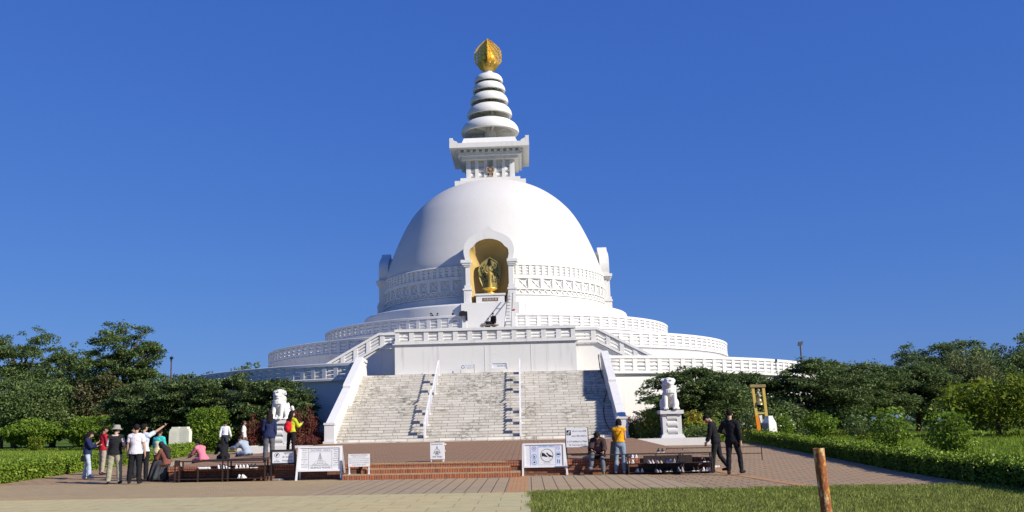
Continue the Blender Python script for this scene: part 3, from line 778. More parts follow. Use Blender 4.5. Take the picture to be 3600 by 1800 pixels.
# ------------------------------------------------------------------ lions on pedestals
def lion_pedestal(x, y, z, label):
    t = thing('lion_pedestal', label, 'pedestal', (x, y, z)); W = M['stone_white']
    b = MB(); b.hexa([(-.74, -.7, -.1), (.74, -.7, -.1), (.74, .8, -.1), (-.74, .8, -.1), (-.56, -.56, .26), (.56, -.56, .26), (.56, .62, .26), (-.56, .62, .26)]); b.build('footing', W, t)
    b = MB(); b.box(-.36, .36, -.40, .5, .26, 1.36)
    for s in (-1, 1): b.box(s*.39 - .12, s*.39 + .12, -.48, .55, .26, 1.36)
    sh = b.build('shaft', W, t)
    for k in range(3):
        b = MB(); zc = .28 + .36*(k + .5); b.loft([[(xx, -.40 - .11*sin(q), zc - .165*cos(q)) for q in [pi*i/8 for i in range(9)]] for xx in (-.268, .268)]); b.build('rounded_panel', W, sh, 'auto')
    b = MB(); b.box(-.63, .63, -.62, .72, 1.36, 1.56); b.build('top_slab', W, t)
    return t
lion_pedestal(10.7, -38, .68, 'square white pedestal among yellow and orange flowers')
lion_pedestal(-11.5, -36.3, .62, 'square white pedestal between red amaranth bushes')
mb = MB(); v = Vector
mb.cap((0, -.15, 1.0), (0, .42, .5), .36, .40); mb.cap((0, -.2, 1.05), (0, -.1, 1.32), .34, .30); mb.ell((0, -.33, 1.02), .26, .17, .34)
for s in (-1, 1):
    mb.cap((s*.24, -.3, .95), (s*.25, -.44, .2), .15, .115); mb.ell((s*.25, -.53, .1), .15, .2, .1)
    for q in (-1, 0, 1): mb.ell((s*.25 + q*.085, -.69, .065), .05, .085, .062)
    mb.ell((s*.33, .25, .36), .2, .38, .35); mb.ell((s*.4, -.02, .1), .13, .3, .1)
    for q in (-1, 0, 1): mb.ell((s*.4 + q*.07, -.27, .055), .042, .07, .05)
    mb.ell((s*.25, -.18, 1.78), .06, .05, .075); mb.ell((s*.105, -.50, 1.66), .06, .05, .045); mb.ell((s*.1, -.52, 1.72), .085, .06, .035)
mb.ell((0, -.22, 1.58), .30, .30, .31); mb.ell((0, -.46, 1.5), .19, .17, .14); mb.ell((0, -.60, 1.53), .085, .06, .06); mb.ell((0, -.45, 1.36), .15, .15, .055); mb.ell((0, -.16, 1.74), .26, .25, .15)
rr = random.Random(3)
for k in range(40):
    a = rr.uniform(-2.5, 2.5); zz = rr.uniform(1.0, 1.7); r = .31 + .02*rr.random()
    if abs(a) < .75 and zz > 1.28: continue
    mb.ell((r*sin(a)*1.02, -.14 - r*cos(a)*.9, zz), .075, .075, .1)
for k in range(11):
    a = -1.2 + 2.4*k/10; mb.cap((.32*sin(a), -.2 - .3*cos(a), 1.16), (.35*sin(a), -.22 - .32*cos(a), .98), .045, .03)
mb.cap((0, .75, .3), (.02, .92, .62), .1, .11); mb.cap((.02, .92, .62), (0, .86, 1.0), .11, .09)
lion_me = remesh(mb, .02, 1); lion_me.materials.append(M['stone_white'])
mouth = MB(); mouth.ell((0, -.585, 1.425), .12, .04, .022)
for x, y, z, rz, lab in ((10.7, -37.95, 2.255, R(-4), 'white stone lion statue seated among yellow flowers'), (-11.5, -36.25, 2.195, R(-14), 'white stone lion statue seated between red amaranth bushes')):
    t = thing('lion_statue', lab, 'statue', (x, y, z), rz); t.scale = (1, 1, .94)
    link(bpy.data.objects.new('lion_body', lion_me), t); mouth.build('open_mouth', M['ink_grey'], t, True)
    if x < 0:
        b = MB(); b.cap((.3, .6, .35), (.62, .35, .62), .07, .06); b.cap((.62, .35, .62), (.58, .3, .78), .075, .09); b.build('tail', M['stone_white'], t, True)

# ------------------------------------------------------------------ lettering
def text(body, mat, parent, x0, x1, z0, z1, y=-.012, name='lettering', keep=False):
    c = bpy.data.curves.new('t', 'FONT'); c.body = body; c.size = 1; c.resolution_u = 3; c.align_x = 'LEFT'
    o = bpy.data.objects.new('t', c); COL.objects.link(o)
    dg = bpy.context.evaluated_depsgraph_get(); dg.update()
    me = bpy.data.meshes.new_from_object(o.evaluated_get(dg)); bpy.data.objects.remove(o); bpy.data.curves.remove(c)
    n = len(me.vertices); co = np.empty(n*3, np.float32); me.vertices.foreach_get('co', co); co = co.reshape(-1, 3)
    if n == 0: return None
    lo, hi = co.min(0), co.max(0); s = np.maximum(hi - lo, 1e-4)
    sx, sz = (x1 - x0)/s[0], (z1 - z0)/s[1]
    if keep: sx = min(sx, sz*1.25)
    xm = (x0 + x1)/2
    out = np.stack([xm + (co[:, 0] - (lo[0] + hi[0])/2)*sx, np.full(n, y), z0 + (co[:, 1] - lo[1])*sz], 1).astype(np.float32)
    me.vertices.foreach_set('co', out.reshape(-1)); me.materials.clear(); me.materials.append(mat); me.update(); me.name = name
    return link(bpy.data.objects.new(name, me), parent)
def lines(rows, mat, parent, y=-.012):
    for body, x0, x1, z0, z1 in rows: text(body, mat, parent, x0, x1, z0, z1, y)
def ringxz(mb, cx, cz, r0, r1, y, n=28):
    vs = [(cx + r*cos(2*pi*i/n), y, cz + r*sin(2*pi*i/n)) for i in range(n) for r in (r0, r1)]
    mb.add(vs, [(2*i, 2*((i+1) % n), 2*((i+1) % n) + 1, 2*i + 1) for i in range(n)])
def poly(mb, pts, y): mb.add([(x, y, z) for x, z in pts], [tuple(range(len(pts)))])
def bar2(mb, x0, z0, x1, z1, w, y):
    dx, dz = x1 - x0, z1 - z0; L = math.hypot(dx, dz); a, b = -dz/L*w/2, dx/L*w/2
    poly(mb, [(x0 - a, z0 - b), (x1 - a, z1 - b), (x1 + a, z1 + b), (x0 + a, z0 + b)], y)
text('刹雲善妙廣', M['cream'], ped, -.58, .58, .215, .425, -.282)

def legs(t, spec, mat):
    for (x0, y0, z0, x1, y1, z1, w) in spec:
        b = MB(); b.hexa([(x0-w/2, y0-w/2, z0), (x0+w/2, y0-w/2, z0), (x0+w/2, y0+w/2, z0), (x0-w/2, y0+w/2, z0), (x1-w/2, y1-w/2, z1), (x1+w/2, y1-w/2, z1), (x1+w/2, y1+w/2, z1), (x1-w/2, y1+w/2, z1)]); b.build('leg', mat, t)
def frame(t, x0, x1, z0, z1, w, d, mat):
    b = MB(); b.box(x0, x1, -d, d, z1 - w, z1); b.box(x0, x1, -d, d, z0, z0 + w); b.box(x0, x0 + w, -d, d, z0 + w, z1 - w); b.box(x1 - w, x1, -d, d, z0 + w, z1 - w); return b.build('frame', mat, t)

# SACRED AREA / SILENCE PLEASE
t = thing('notice_board', 'white A-frame board reading SACRED AREA and SILENCE PLEASE with a stupa drawing', 'sign', (-3.74, -60.95, 0), R(4))
frame(t, -.66, .70, .28, 1.06, .055, .035, M['white_paint'])
legs(t, [(-.72, -.03, 0, -.64, 0, 1.03, .06), (.70, .0, .0, .70, 0, 1.06, .06), (-.68, .45, 0, -.62, .05, 1.0, .05), (.78, .45, 0, .7, .05, 1.0, .05)], M['white_paint'])
b = MB(); b.box(-.61, .65, -.012, .012, .335, 1.0); bd = b.build('panel', M['board'], t)
b = MB()
for x in (-.335, .40): bar2(b, x, .34, x, .995, .008, -.0135)
bar2(b, -.33, .88, .395, .88, .006, -.0135); bar2(b, -.33, .455, .395, .455, .006, -.0135); b.build('ruled_lines', M['ink_grey'], bd)
text('SACRED AREA', M['ink_blue'], bd, -.27, .36, .905, .965, -.014); text('SILENCE PLEASE', M['ink'], bd, -.27, .36, .365, .42, -.014)
lines([('This is a', -.53, -.40, .925, .955), ('sacred', -.54, -.40, .855, .88), ('place', -.53, -.42, .785, .81), ('please', -.54, -.41, .715, .74), ('be silent', -.56, -.38, .635, .665), ('at', -.49, -.45, .56, .58), ('Buddha Stupa', -.58, -.36, .475, .505), ('premises', -.57, -.37, .405, .435)], M['ink_grey'], bd, -.014)
lines([('कृपया', .45, .60, .92, .95), ('शान्त', .47, .60, .855, .885), ('रहनु', .45, .58, .79, .82), ('होला', .47, .6, .725, .755), ('यो पवित्र', .43, .62, .655, .685), ('स्थल हो', .44, .62, .59, .62), ('यहाँ', .47, .6, .52, .55), ('हल्ला नगरौं', .43, .63, .45, .48)], M['ink'], bd, -.014)
def stupa_drawing(mb, cx, z0, s, y, w=.008):
    def pl(pts, ww=w):
        for (a, b_), (c, d) in zip(pts[:-1], pts[1:]): bar2(mb, cx + a*s, z0 + b_*s, cx + c*s, z0 + d*s, ww, y)
    pl([(-.9, 0), (.9, 0)]); pl([(-.75, 0), (-.75, .1), (-.32, .1), (-.32, .16), (.32, .16), (.32, .1), (.75, .1), (.75, 0)])
    pl([(-.6*cos(q), .12 + .38*sin(q)) for q in [pi*i/14 for i in range(15)]], w*.6)
    pl([(-.26, .16), (-.2, .55), (-.14, .62), (-.2, .66), (-.08, .95), (0, 1.25), (.08, .95), (.2, .66), (.14, .62), (.2, .55), (.26, .16)])
    for q in range(5): pl([(-.14 + .022*q, .7 + .08*q), (.14 - .022*q, .7 + .08*q)], w*.8)
    pl([(-.09, .16), (-.09, .42), (0, .5), (.09, .42), (.09, .16)]); pl([(0, .5), (0, 1.3)], w*1.3)
    poly(mb, [(cx + a*s, z0 + b_*s) for a, b_ in ((-.07, .6), (.07, .6), (.05, .68), (-.05, .68))], y)
b = MB(); stupa_drawing(b, .03, .475, .30, -.014); b.build('stupa_drawing', M['ink_grey'], bd)

# black framed Hindi no-shoe sign
t = thing('shoe_notice', 'black framed white sign with a round shoe pictogram and Devanagari writing', 'sign', (-4.93, -60.82, 0), R(3))
frame(t, -.40, .40, .50, .97, .055, .03, M['metal_black'])
legs(t, [(-.38, 0, 0, -.38, 0, .5, .05), (.38, 0, 0, .38, 0, .5, .05), (-.38, .4, 0, -.38, .03, .9, .04), (.38, .4, 0, .38, .03, .9, .04)], M['metal_black'])
b = MB(); b.box(-.345, .345, -.01, .01, .555, .915); bd = b.build('panel', M['board'], t)
b = MB(); ringxz(b, -.2, .80, .068, .078, -.0125); poly(b, [(-.235, .76), (-.21, .755), (-.165, .82), (-.155, .85), (-.18, .855), (-.21, .82), (-.225, .79)], -.012); poly(b, [(-.24, .8), (-.22, .795), (-.2, .82), (-.215, .84)], -.0125); b.build('shoe_pictogram', M['ink'], bd)
lines([('NO', -.235, -.16, .635, .66), ('FOOTWEAR', -.29, -.11, .585, .615), ('कृपया', .02, .25, .80, .88), ('हो हल्ला', -.03, .29, .70, .77), ('नगर्नुहोस्', -.04, .31, .58, .66)], M['ink'], bd)

# small text sign on the lowest step
t = thing('text_sign', 'small white sign with several printed lines standing on the lowest brick step', 'sign', (-2.44, -61.1, .176), R(1))
b = MB(); b.box(-.34, .34, -.012, .012, .23, .62); bd = b.build('panel', M['white_paint'], t)
legs(t, [(-.31, .02, 0, -.31, .02, .23, .035), (.31, .02, 0, .31, .02, .23, .035), (-.31, -.1, .0, -.31, .2, .03, .05), (.31, -.1, 0, .31, .2, .03, .05)], M['white_paint'])
text('CAUTION! WARNING', M['ink_maroon'], bd, -.27, .27, .57, .60, -.0145)
lines([('Theft of footwear', -.21, .21, .515, .545), ('Please do not leave your shoes outside', -.32, .32, .455, .485), ('कृपया आफ्नो जुत्ता चप्पल', -.31, .31, .395, .425), ('सुरक्षित स्थानमा राख्नुहोस्', -.31, .32, .33, .365), ('हराएमा जिम्मेवार हुने छैन', -.22, .22, .265, .30)], M['ink_grey'], bd, -.0145)

# donation box
t = thing('donation_box', 'white Donation Box with a stupa emblem standing at the top of the brick steps', 'box', (-.05, -60.3, .484), R(-1))
b = MB(); b.box(-.22, .22, -.02, .20, .08, .60); bd = b.build('box_body', M['white_paint'], t)
legs(t, [(-.19, .02, 0, -.19, .02, .08, .035), (.19, .02, 0, .19, .02, .08, .035), (-.19, .17, 0, -.19, .17, .08, .035), (.19, .17, 0, .19, .17, .08, .035)], M['white_paint'])
b = MB(); b.box(-.08, .07, .03, .14, .60, .64); b.build('slot_lid', M['ink_grey'], t); b = MB(); b.tube([(.225, .02, .5), (.29, .01, .56)], .018, 6); b.tube([(.225, .0, .35), (.26, 0, .36), (.27, 0, .33), (.24, 0, .31)], .012, 6); b.build('hasp', M['white_paint'], t, True)
text('Donation Box', M['ink'], bd, -.18, .18, .535, .575, -.023); text('दान पात्र', M['ink'], bd, -.15, .15, .115, .175, -.023)
b = MB(); y = -.023
def arcl(cx, cz, rx, rz, a0, a1, w):
    p = [(cx + rx*cos(R(a0 + (a1-a0)*i/12)), cz + rz*sin(R(a0 + (a1-a0)*i/12))) for i in range(13)]
    for (a, c), (d, e) in zip(p[:-1], p[1:]): bar2(b, a, c, d, e, w, y)
arcl(0, .29, .085, .115, 0, 180, .014); arcl(0, .29, .055, .05, 0, 360, .01); arcl(0, .25, .06, .04, 180, 360, .014)
bar2(b, -.13, .275, .13, .275, .01, y); bar2(b, -.1, .3, -.07, .27, .012, y); bar2(b, .1, .3, .07, .27, .012, y)
poly(b, [(-.022, .42), (.022, .42), (.015, .46), (0, .51), (-.015, .46)], y); bar2(b, 0, .40, 0, .5, .012, y); poly(b, [(-.02, .33), (.02, .33), (.02, .25), (-.02, .25)], y); b.build('emblem', M['ink_grey'], bd)

# no shoes board
t = thing('prohibition_board', 'white splay-legged SACRED AREA board with a crossed black shoe and pictograms', 'sign', (3.37, -60.62, 0), R(-1))
fr = frame(t, -.66, .64, .26, 1.01, .05, .035, M['white_paint'])
legs(t, [(-.69, 0, 0, -.66, 0, 1.0, .06), (.70, 0, .02, .63, 0, 1.0, .06), (-.66, .5, 0, -.62, .04, .95, .05), (.66, .5, 0, .6, .04, .95, .05)], M['white_paint'])
b = MB(); b.box(-.61, .59, -.012, .012, .31, .96); bd = b.build('panel', M['board'], t)
b = MB(); poly(b, [(-.44, .315), (-.2, .315), (-.2, .955), (-.44, .955)], -.013); poly(b, [(.36, .315), (.50, .315), (.50, .955), (.36, .955)], -.013); poly(b, [(-.19, .86), (.35, .86), (.35, .955), (-.19, .955)], -.0132); b.build('blue_print', M['board_blue'], bd)
b = MB(); bar2(b, -.44, .315, -.44, .955, .012, -.0145); bar2(b, .35, .315, .35, .955, .006, -.0145); bar2(b, -.195, .315, -.195, .955, .006, -.0145); b.build('ruled_lines', M['ink_blue'], bd)
text('SACRED AREA', M['ink_blue'], bd, -.165, .32, .885, .935, -.015)
cx, cz = .08, .63
b = MB(); ringxz(b, cx, cz, .185, .203, -.0145); b.build('prohibition_ring', M['ink_grey'], bd)
b = MB(); poly(b, [(cx-.16, cz+.07), (cx-.14, cz+.085), (cx-.09, cz+.065), (cx-.06, cz+.06), (cx-.02, cz+.0), (cx+.03, cz-.055), (cx-.06, cz-.045), (cx-.1, cz-.03), (cx-.165, cz-.035)], -.0145)
poly(b, [(cx-.03, cz+.085), (cx+.02, cz+.08), (cx+.06, cz+.035), (cx+.13, cz+.0), (cx+.175, cz-.02), (cx+.18, cz-.05), (cx+.08, cz-.055), (cx+.03, cz+.0)], -.0145); b.build('shoe_pictogram', M['ink'], bd)
b = MB(); bar2(b, cx - .135, cz + .135, cx + .135, cz - .135, .022, -.0152); b.build('slash', M['board'], bd)
b = MB()
for zc in (.60, .42): ringxz(b, -.32, zc, .068, .076, -.0145)
ringxz(b, .44, .66, .066, .074, -.0145); bar2(b, -.335, .64, -.31, .575, .02, -.0148); bar2(b, -.32, .60, -.345, .55, .014, -.0148); bar2(b, -.315, .585, -.29, .55, .014, -.0148); bar2(b, -.35, .615, -.29, .60, .012, -.0148)
poly(b, [(-.35, .40), (-.30, .395), (-.285, .44), (-.335, .45)], -.0148); poly(b, [(.395, .635), (.485, .635), (.485, .685), (.395, .685)], -.0148); bar2(b, .41, .50, .415, .38, .02, -.0148); bar2(b, .465, .49, .47, .38, .02, -.0148); b.build('pictograms', M['ink'], bd)
b = MB(); ringxz(b, -.32, .85, .058, .068, -.0145); bar2(b, -.365, .885, -.275, .815, .01, -.0147); bar2(b, -.35, .82, -.29, .88, .013, -.0149); ringxz(b, .44, .86, .05, .056, -.0145); bar2(b, .405, .895, .475, .825, .008, -.0147); b.build('red_pictograms', M['ink_red'], bd)
lines([('NO SMOKING', -.38, -.26, .755, .768), ('NO DANCING', -.385, -.255, .505, .52), ('NO LITTER', -.38, -.26, .33, .343), ('NO SHOES', -.03, .18, .385, .41), ('NO PHOTO', .39, .49, .56, .573), ('PLEASE KEEP THE PLACE CLEAN', -.16, .33, .325, .345)], M['ink_grey'], bd, -.0146)

# film ban sign on dark posts
t = thing('filming_notice', 'white sign on two dark posts saying it is Prohibited to Make films', 'sign', (4.43, -60.25, 0), R(-1))
b = MB(); b.box(-.345, .345, -.012, .012, .855, 1.45); bd = b.build('panel', M['board'], t)
legs(t, [(-.34, .03, 0, -.345, .03, 1.47, .045), (.37, .03, -.0, .345, .03, 1.47, .045)], M['metal_dark'])
b = MB(); b.box(-.36, .36, .02, .045, .62, .66); b.build('crossbar', M['metal_dark'], t)
b = MB(); poly(b, [(-.325, 1.23), (-.185, 1.23), (-.185, 1.39), (-.325, 1.39)], -.0135); lg = b.build('app_logo', M['ink'], bd)
b = MB(); ringxz(b, -.268, 1.287, .018, .033, -.0155, 16); bar2(b, -.243, 1.29, -.243, 1.37, .017, -.0156); bar2(b, -.243, 1.362, -.212, 1.338, .018, -.0157); b.build('note_mark', M['white_paint'], lg)
lines([('टिक टक र अन्य भिडियो', -.15, .31, 1.315, 1.385), ('बनाउन निषेध गरिएको छ', -.16, .31, 1.165, 1.235), ('It is Prohibited to Make', -.31, .315, 1.005, 1.065), ('Tik Tok & Any Movies', -.265, .29, .885, .95)], M['ink'], bd, -.0135)

# little boards on the landing
t = thing('recycling_sign', 'small white sign with a ring of three arrows at the head of the stairs', 'sign', (-1.1, -27.05, 5.12))
b = MB(); b.box(-.48, .48, -.01, .01, .3, .62); bd = b.build('panel', M['board'], t); legs(t, [(-.46, 0, 0, -.46, 0, .3, .03), (.46, 0, 0, .46, 0, .62, .03)], M['ink_grey'])
b = MB()
for q in range(3):
    for i in range(6): 
        a0, a1 = R(q*120 + i*14), R(q*120 + i*14 + 15); bar2(b, -.31 + .1*cos(a0), .46 + .1*sin(a0), -.31 + .1*cos(a1), .46 + .1*sin(a1), .03, -.0115)
    a = R(q*120 + 95); b.add([(-.31 + .1*cos(a) + .045*cos(a + g), -.0117, .46 + .1*sin(a) + .045*sin(a + g)) for g in (R(90), R(210), R(330))], [(0, 1, 2)])
b.build('arrow_ring', M['ink'], bd)
lines([('फोहोर जथाभावी नफालौं', -.15, .42, .55, .59), ('USE DUSTBIN', 0, .27, .49, .525), ('सरसफाइमा ध्यान दिऔं', -.13, .42, .40, .44), ('KEEP CLEAN', -.02, .25, .33, .365)], M['ink_grey'], bd)
t = thing('landing_sign', 'white framed sign with one grey word at the head of the stairs', 'sign', (1.08, -27.05, 5.14))
frame(t, -.54, .52, .26, .66, .04, .05, M['white_paint']); b = MB(); b.box(-.50, .48, -.01, .01, .30, .62); bd = b.build('panel', M['board'], t); legs(t, [(-.52, 0, 0, -.52, 0, .26, .03), (.52, 0, 0, .5, 0, .26, .03)], M['white_paint'])
text('SILENCE', M['ink_grey'], bd, -.16, .38, .40, .52)
t = thing('low_sign', 'tiny white sign with a dark square mark low at the stair head beside the handrail', 'sign', (-2.1, -27.0, 5.12)); b = MB(); b.box(-.26, .26, -.01, .01, .02, .22); bd = b.build('panel', M['board'], t); b = MB(); poly(b, [(-.03, .06), (.04, .06), (.04, .19), (-.03, .19)], -.0115); b.build('mark', M['ink'], bd); legs(t, [(-.2, .03, 0, -.2, .01, .2, .03), (.2, .03, 0, .2, .01, .2, .03)], M['board'])

# ------------------------------------------------------------------ shoe racks
D = M['metal_dark']
def box_part(t, name, a, mat=D): b = MB(); b.box(*a); return b.build(name, mat, t)
rk1 = thing('shoe_rack', 'dark brown steel shoe rack with a flat slab top beside the framed shoe sign', 'rack', (-6.9, -60.95, 0))
for x in (-1.5, -1.36, -.75, .05, .22, 1.42): box_part(rk1, 'leg', (x - .02, x + .02, -.02, .02, 0, .66 if x != -.75 else .45))
for x in (-1.36, .22, 1.42): box_part(rk1, 'leg', (x - .02, x + .02, .3, .34, 0, .66))
for z in (.09, .40): box_part(rk1, 'shelf', (-1.5, 1.46, -.018, .32, z, z + .016))
b = MB(); b.box(-1.5, 1.46, -.02, .02, .64, .67); b.box(-1.5, 1.46, .28, .32, .64, .67); b.build('top_rail', D, rk1)
b = MB(); b.hexa([(-.5, -.02, .672), (1.46, -.04, .69), (1.46, .36, .69), (-.5, .36, .672), (-.5, -.02, .70), (1.46, -.04, .73), (1.46, .36, .73), (-.5, .36, .70)]); b.build('top_slab', D, rk1)
box_part(rk1, 'end_panel', (-1.51, -1.35, -.025, .025, .52, .70))
rk2 = thing('shoe_rack', 'long low dark steel shoe rack beside the woman in yellow', 'rack', (7.0, -60.97, 0))
for x in (-1.05, -.2, .55, .62, 1.5): box_part(rk2, 'leg', (x - .018, x + .018, -.018, .018, 0, .64))
for x in (-1.05, .55, 1.5): box_part(rk2, 'leg', (x - .018, x + .018, .3, .335, 0, .64))
for z in (.06, .33): box_part(rk2, 'shelf', (-1.05, 1.52, -.016, .32, z, z + .014))
b = MB(); b.box(-2.8, 1.52, -.02, .02, .61, .64); b.box(-1.05, 1.52, .28, .32, .61, .64); b.build('top_rail', D, rk2)
box_part(rk2, 'back_panel', (-.55, .95, .325, .34, .08, .56))
rk3 = thing('low_barrier', 'thin dark metal frame barrier standing behind the two men in black', 'barrier', (8.75, -54.5, 0))
for x in (-.7, -.1, 2.8): box_part(rk3, 'leg', (x - .015, x + .015, -.015, .015, 0, .62))
for z in (.36, .6): box_part(rk3, 'rail', (-.7, 2.8, -.014, .014, z, z + .028))

# ------------------------------------------------------------------ shoes
def shoe_mesh(mat, low=False, hi=False):
    mb = MB(); rings = []
    for t, w, h in ((0, .022, .035), (.02, .034, .075), (.1, .038, .088), (.25, .036, .085), (.4, .036, .07), (.55, .042, .058), (.75, .046, .046), (.9, .038, .036), (1, .018, .022)):
        if low: h = min(h, .034)
        if hi and t < .4: h *= 1.35
        y = .28*t; rings.append([(w*cos(q)*(1 if sin(q) < .2 else .8), y, .022 + (h if sin(q) > 0 else .004)*sin(q)) for q in [2*pi*i/10 for i in range(10)]])
    mb.loft(rings); return mb
def sole_mesh():
    mb = MB(); pts = [(.0, .03), (.034, .0), (.04, .1), (.046, .2), (.04, .26), (.0, .288), (-.04, .26), (-.046, .2), (-.04, .1), (-.034, .0)]
    mb.loft([[(x*1.06, y, 0) for x, y in pts[1:]], [(x*1.08, y, .024) for x, y in pts[1:]]]); return mb
C_ = {'white': simple('white_canvas', (.74, .72, .70), (.62, .60, .58), 20, .7), 'grey': simple('grey_canvas', (.30, .28, .27), (.22, .21, .2), 20, .75), 'black': simple('black_canvas', (.03, .03, .03), (.02, .02, .02), 20, .7), 'tan': simple('tan_leather', (.42, .34, .28), (.33, .26, .2), 20, .6), 'pinkish': simple('pink_grey_canvas', (.50, .43, .43), (.42, .35, .35), 20, .7)}
_sh = {}
def shoe(kind, x, y, z, rz, label, low=False, hi=False, up=False):
    key = (kind, low, hi)
    t = thing('shoe', label, 'shoe', (x, y, z), rz, 'shoes left at the racks')
    if key not in _sh:
        u = shoe_mesh(None, low, hi).build('upper', C_[kind], t, True); s_ = sole_mesh().build('sole', C_['white' if kind in ('white', 'black') else kind], t)
        m = MB(); m.ell((0, .07, .105 if not hi else .135), .024, .05, .012); o_ = m.build('opening', C_['black'], t, True) if not low else None
        _sh[key] = [q for q in (u, s_, o_) if q]
    else:
        for q in _sh[key]: link(q.copy(), t)
    t.scale = (1.12, 1.12, 1.15)
    return t
def pair(kind, x, y, z, name, rz=0, gap=.105, jit=.1, **kw):
    rr = random.Random(int(abs(x)*100) + len(name))
    for s, nm in ((-1, 'first'), (1, 'second')):
        shoe(kind, x + s*gap/2*1.1, y + rr.uniform(-.02, .02), z, rz + rr.uniform(-jit, jit) - s*.06, name % nm, **kw)
zt, zl = .416, .106
pair('white', -7.33, -60.9, zt, '%s of the flat white sandals on the slab topped rack', R(80), .1, low=True)
pair('white', -6.96, -60.92, zt, '%s of the white sneakers turned sideways on the slab topped rack', R(-40))
pair('white', -6.36, -60.92, zt, '%s of the white sneakers next to the one with black marks', R(8))
pair('white', -6.14, -60.92, zt, '%s of the white sneakers in the middle of the trio of white pairs', R(-5))
pair('black', -5.88, -60.92, zt, '%s of the black and white sneakers by the rack post', R(6))
pair('white', -6.28, -60.92, zl, '%s of the white sneakers alone on the bottom shelf of the slab topped rack', R(-12))
pair('grey', -4.98, -60.75, .0, '%s of the grey shoes on the paving below the framed shoe sign', R(70), .11, low=True)
zt2, zl2 = .346, .076
pair('black', 5.95, -60.3, .49, '%s of the dark shoes on the plaza edge behind the woman in yellow', R(60))
pair('white', 6.22, -60.3, .49, '%s of the white sneakers on the plaza edge beside the woman in yellow', R(15))
pair('black', 7.02, -60.44, .642, '%s of the black and white sneakers on the top rail of the long rack', R(-6))
pair('tan', 4.9, -60.4, .49, '%s of the tan shoes beside the person sitting on the plaza edge', R(50))
for kx, kind, nm in ((6.02, 'white', 'white sneakers just beside the jeans of the woman in yellow'), (6.62, 'pinkish', 'pale pink sneakers on the middle shelf'), (6.86, 'tan', 'tan pointed shoes on the middle shelf'), (7.16, 'pinkish', 'blunt pink grey sneakers on the middle shelf'), (7.43, 'grey', 'grey sneakers on the middle shelf of the long rack'), (8.35, 'black', 'black and white sneakers on the shelf behind the bowing man')):
    pair(kind, kx, -60.93, zt2, '%s of the ' + nm, R(180 if kind in ('tan', 'pinkish') else 0), .12, hi=(kind == 'tan'))
for kx, kind, nm in ((6.3, 'white', 'white sneakers alone at the start of the bottom shelf'), (6.84, 'grey', 'grey and white sneakers lying close together on the bottom shelf'), (7.18, 'black', 'black shoes deep in shade on the bottom shelf'), (7.52, 'grey', 'grey high shoes on the bottom shelf'), (8.0, 'black', 'black shoes beside the leg of the long rack'), (8.3, 'white', 'clean white sneakers on the bottom shelf at the bowing man')):
    pair(kind, kx, -60.93, zl2, '%s of the ' + nm, R(0 if kind != 'grey' else 175), .115, hi=(kx == 7.52))
shoe('white', 8.42, -60.93, zl2, 0, 'single pale shoe at the far end of the bottom shelf')
pair('white', 9.2, -58.2, .05, '%s of the pale sandals on the paving between the two men in black', R(85), .1, low=True)

# ------------------------------------------------------------------ ladder, hose, cloths, bench
lad = thing('ladder', 'aluminium ladder leaning on the ring below the golden statue', 'ladder', (1.52, -16.0, 9.27))
vx = Vector((.22, 3.35, 3.3)); wv = Vector((.27, 0, 0))
for s in (-1, 1): b = MB(); b.tube([wv*s, wv*s*.75 + vx], .045, 6); b.build('stile', M['alu'], lad, True)
for k in range(1, 11):
    c = vx*(k/11); q = wv*(1 - .25*k/11); b = MB(); b.tube([c - q, c + q], .028, 6); b.build('rung', M['alu'], lad, True)
hp = [on_y(1505, 892, -27.6), on_y(1512, 940, -28.2), on_y(1526, 978, -30), on_y(1521, 1005, -32.2), on_y(1519, 1040, -34.2), on_y(1524, 1062, -35.6), on_y(1536, 1082, -36.6), on_y(1552, 1098, -37.2), on_y(1580, 1108, -38)]
hp = [Vector((p.x, p.y, max(p.z, (zs(p.y) if p.y > YB else pz(p.y)) + .03))) for p in hp]
hs_ = []
for i in range(len(hp) - 1):
    p0, p1, p2, p3 = hp[max(i-1, 0)], hp[i], hp[i+1], hp[min(i+2, len(hp)-1)]
    for q in range(6):
        t_ = q/6; c = .5*(2*p1 + (p2-p0)*t_ + (2*p0-5*p1+4*p2-p3)*t_*t_ + (3*p1-p0-3*p2+p3)*t_**3)
        c.z = max(c.z, (zs(c.y) if c.y > YB else pz(c.y)) + .04); hs_.append(c)
b = MB(); b.tube(hs_, .035, 7); tag(b.build('hose', M['rubber'], None, True), 'black rubber hose trailing down the shaded edge of the marble stairs', 'hose')
b = MB(); rr = random.Random(2)
b.loft([[(-2.05 + dx*w_, -16.2 + dy, 10.6 + h) for dx, dy in ((-1, -.32), (1, -.32), (1, .3), (-1, .3))] for w_, h in ((.30, -.26), (.27, .02), (.2, .07), (.07, .12))]); b.hexa([(-1.82, -16.5, 9.95), (-1.68, -16.5, 9.95), (-1.68, -16.1, 9.95), (-1.82, -16.1, 9.95), (-1.86, -16.48, 10.68), (-1.70, -16.48, 10.68), (-1.70, -16.0, 10.68), (-1.86, -16.0, 10.68)])
tag(b.build('jacket', simple('black_cloth', (.02, .02, .025), (.012, .012, .015), 8, .9), None), 'black jacket draped over the upper balustrade gate post', 'jacket')
b = MB(); b.ell((2.0, -16.2, 10.68), .13, .1, .07); b.ell((2.06, -16.22, 10.75), .08, .06, .05); tag(b.build('red_cloth', simple('red_fabric', (.4, .03, .03), None, 8, .9), None, True), 'small red cloth lying on the gate post by the ladder', 'cloth')
bn = thing('bench', 'low grey brown bench between the two upper balustrade gate posts', 'bench', (.1, -17.75, 8.95))
gb = simple('grey_brown_board', (.26, .235, .20), (.18, .16, .14), 8, .8)
b = MB(); b.box(-.65, .72, -.15, .3, .38, .46); b.build('bench_top', gb, bn)
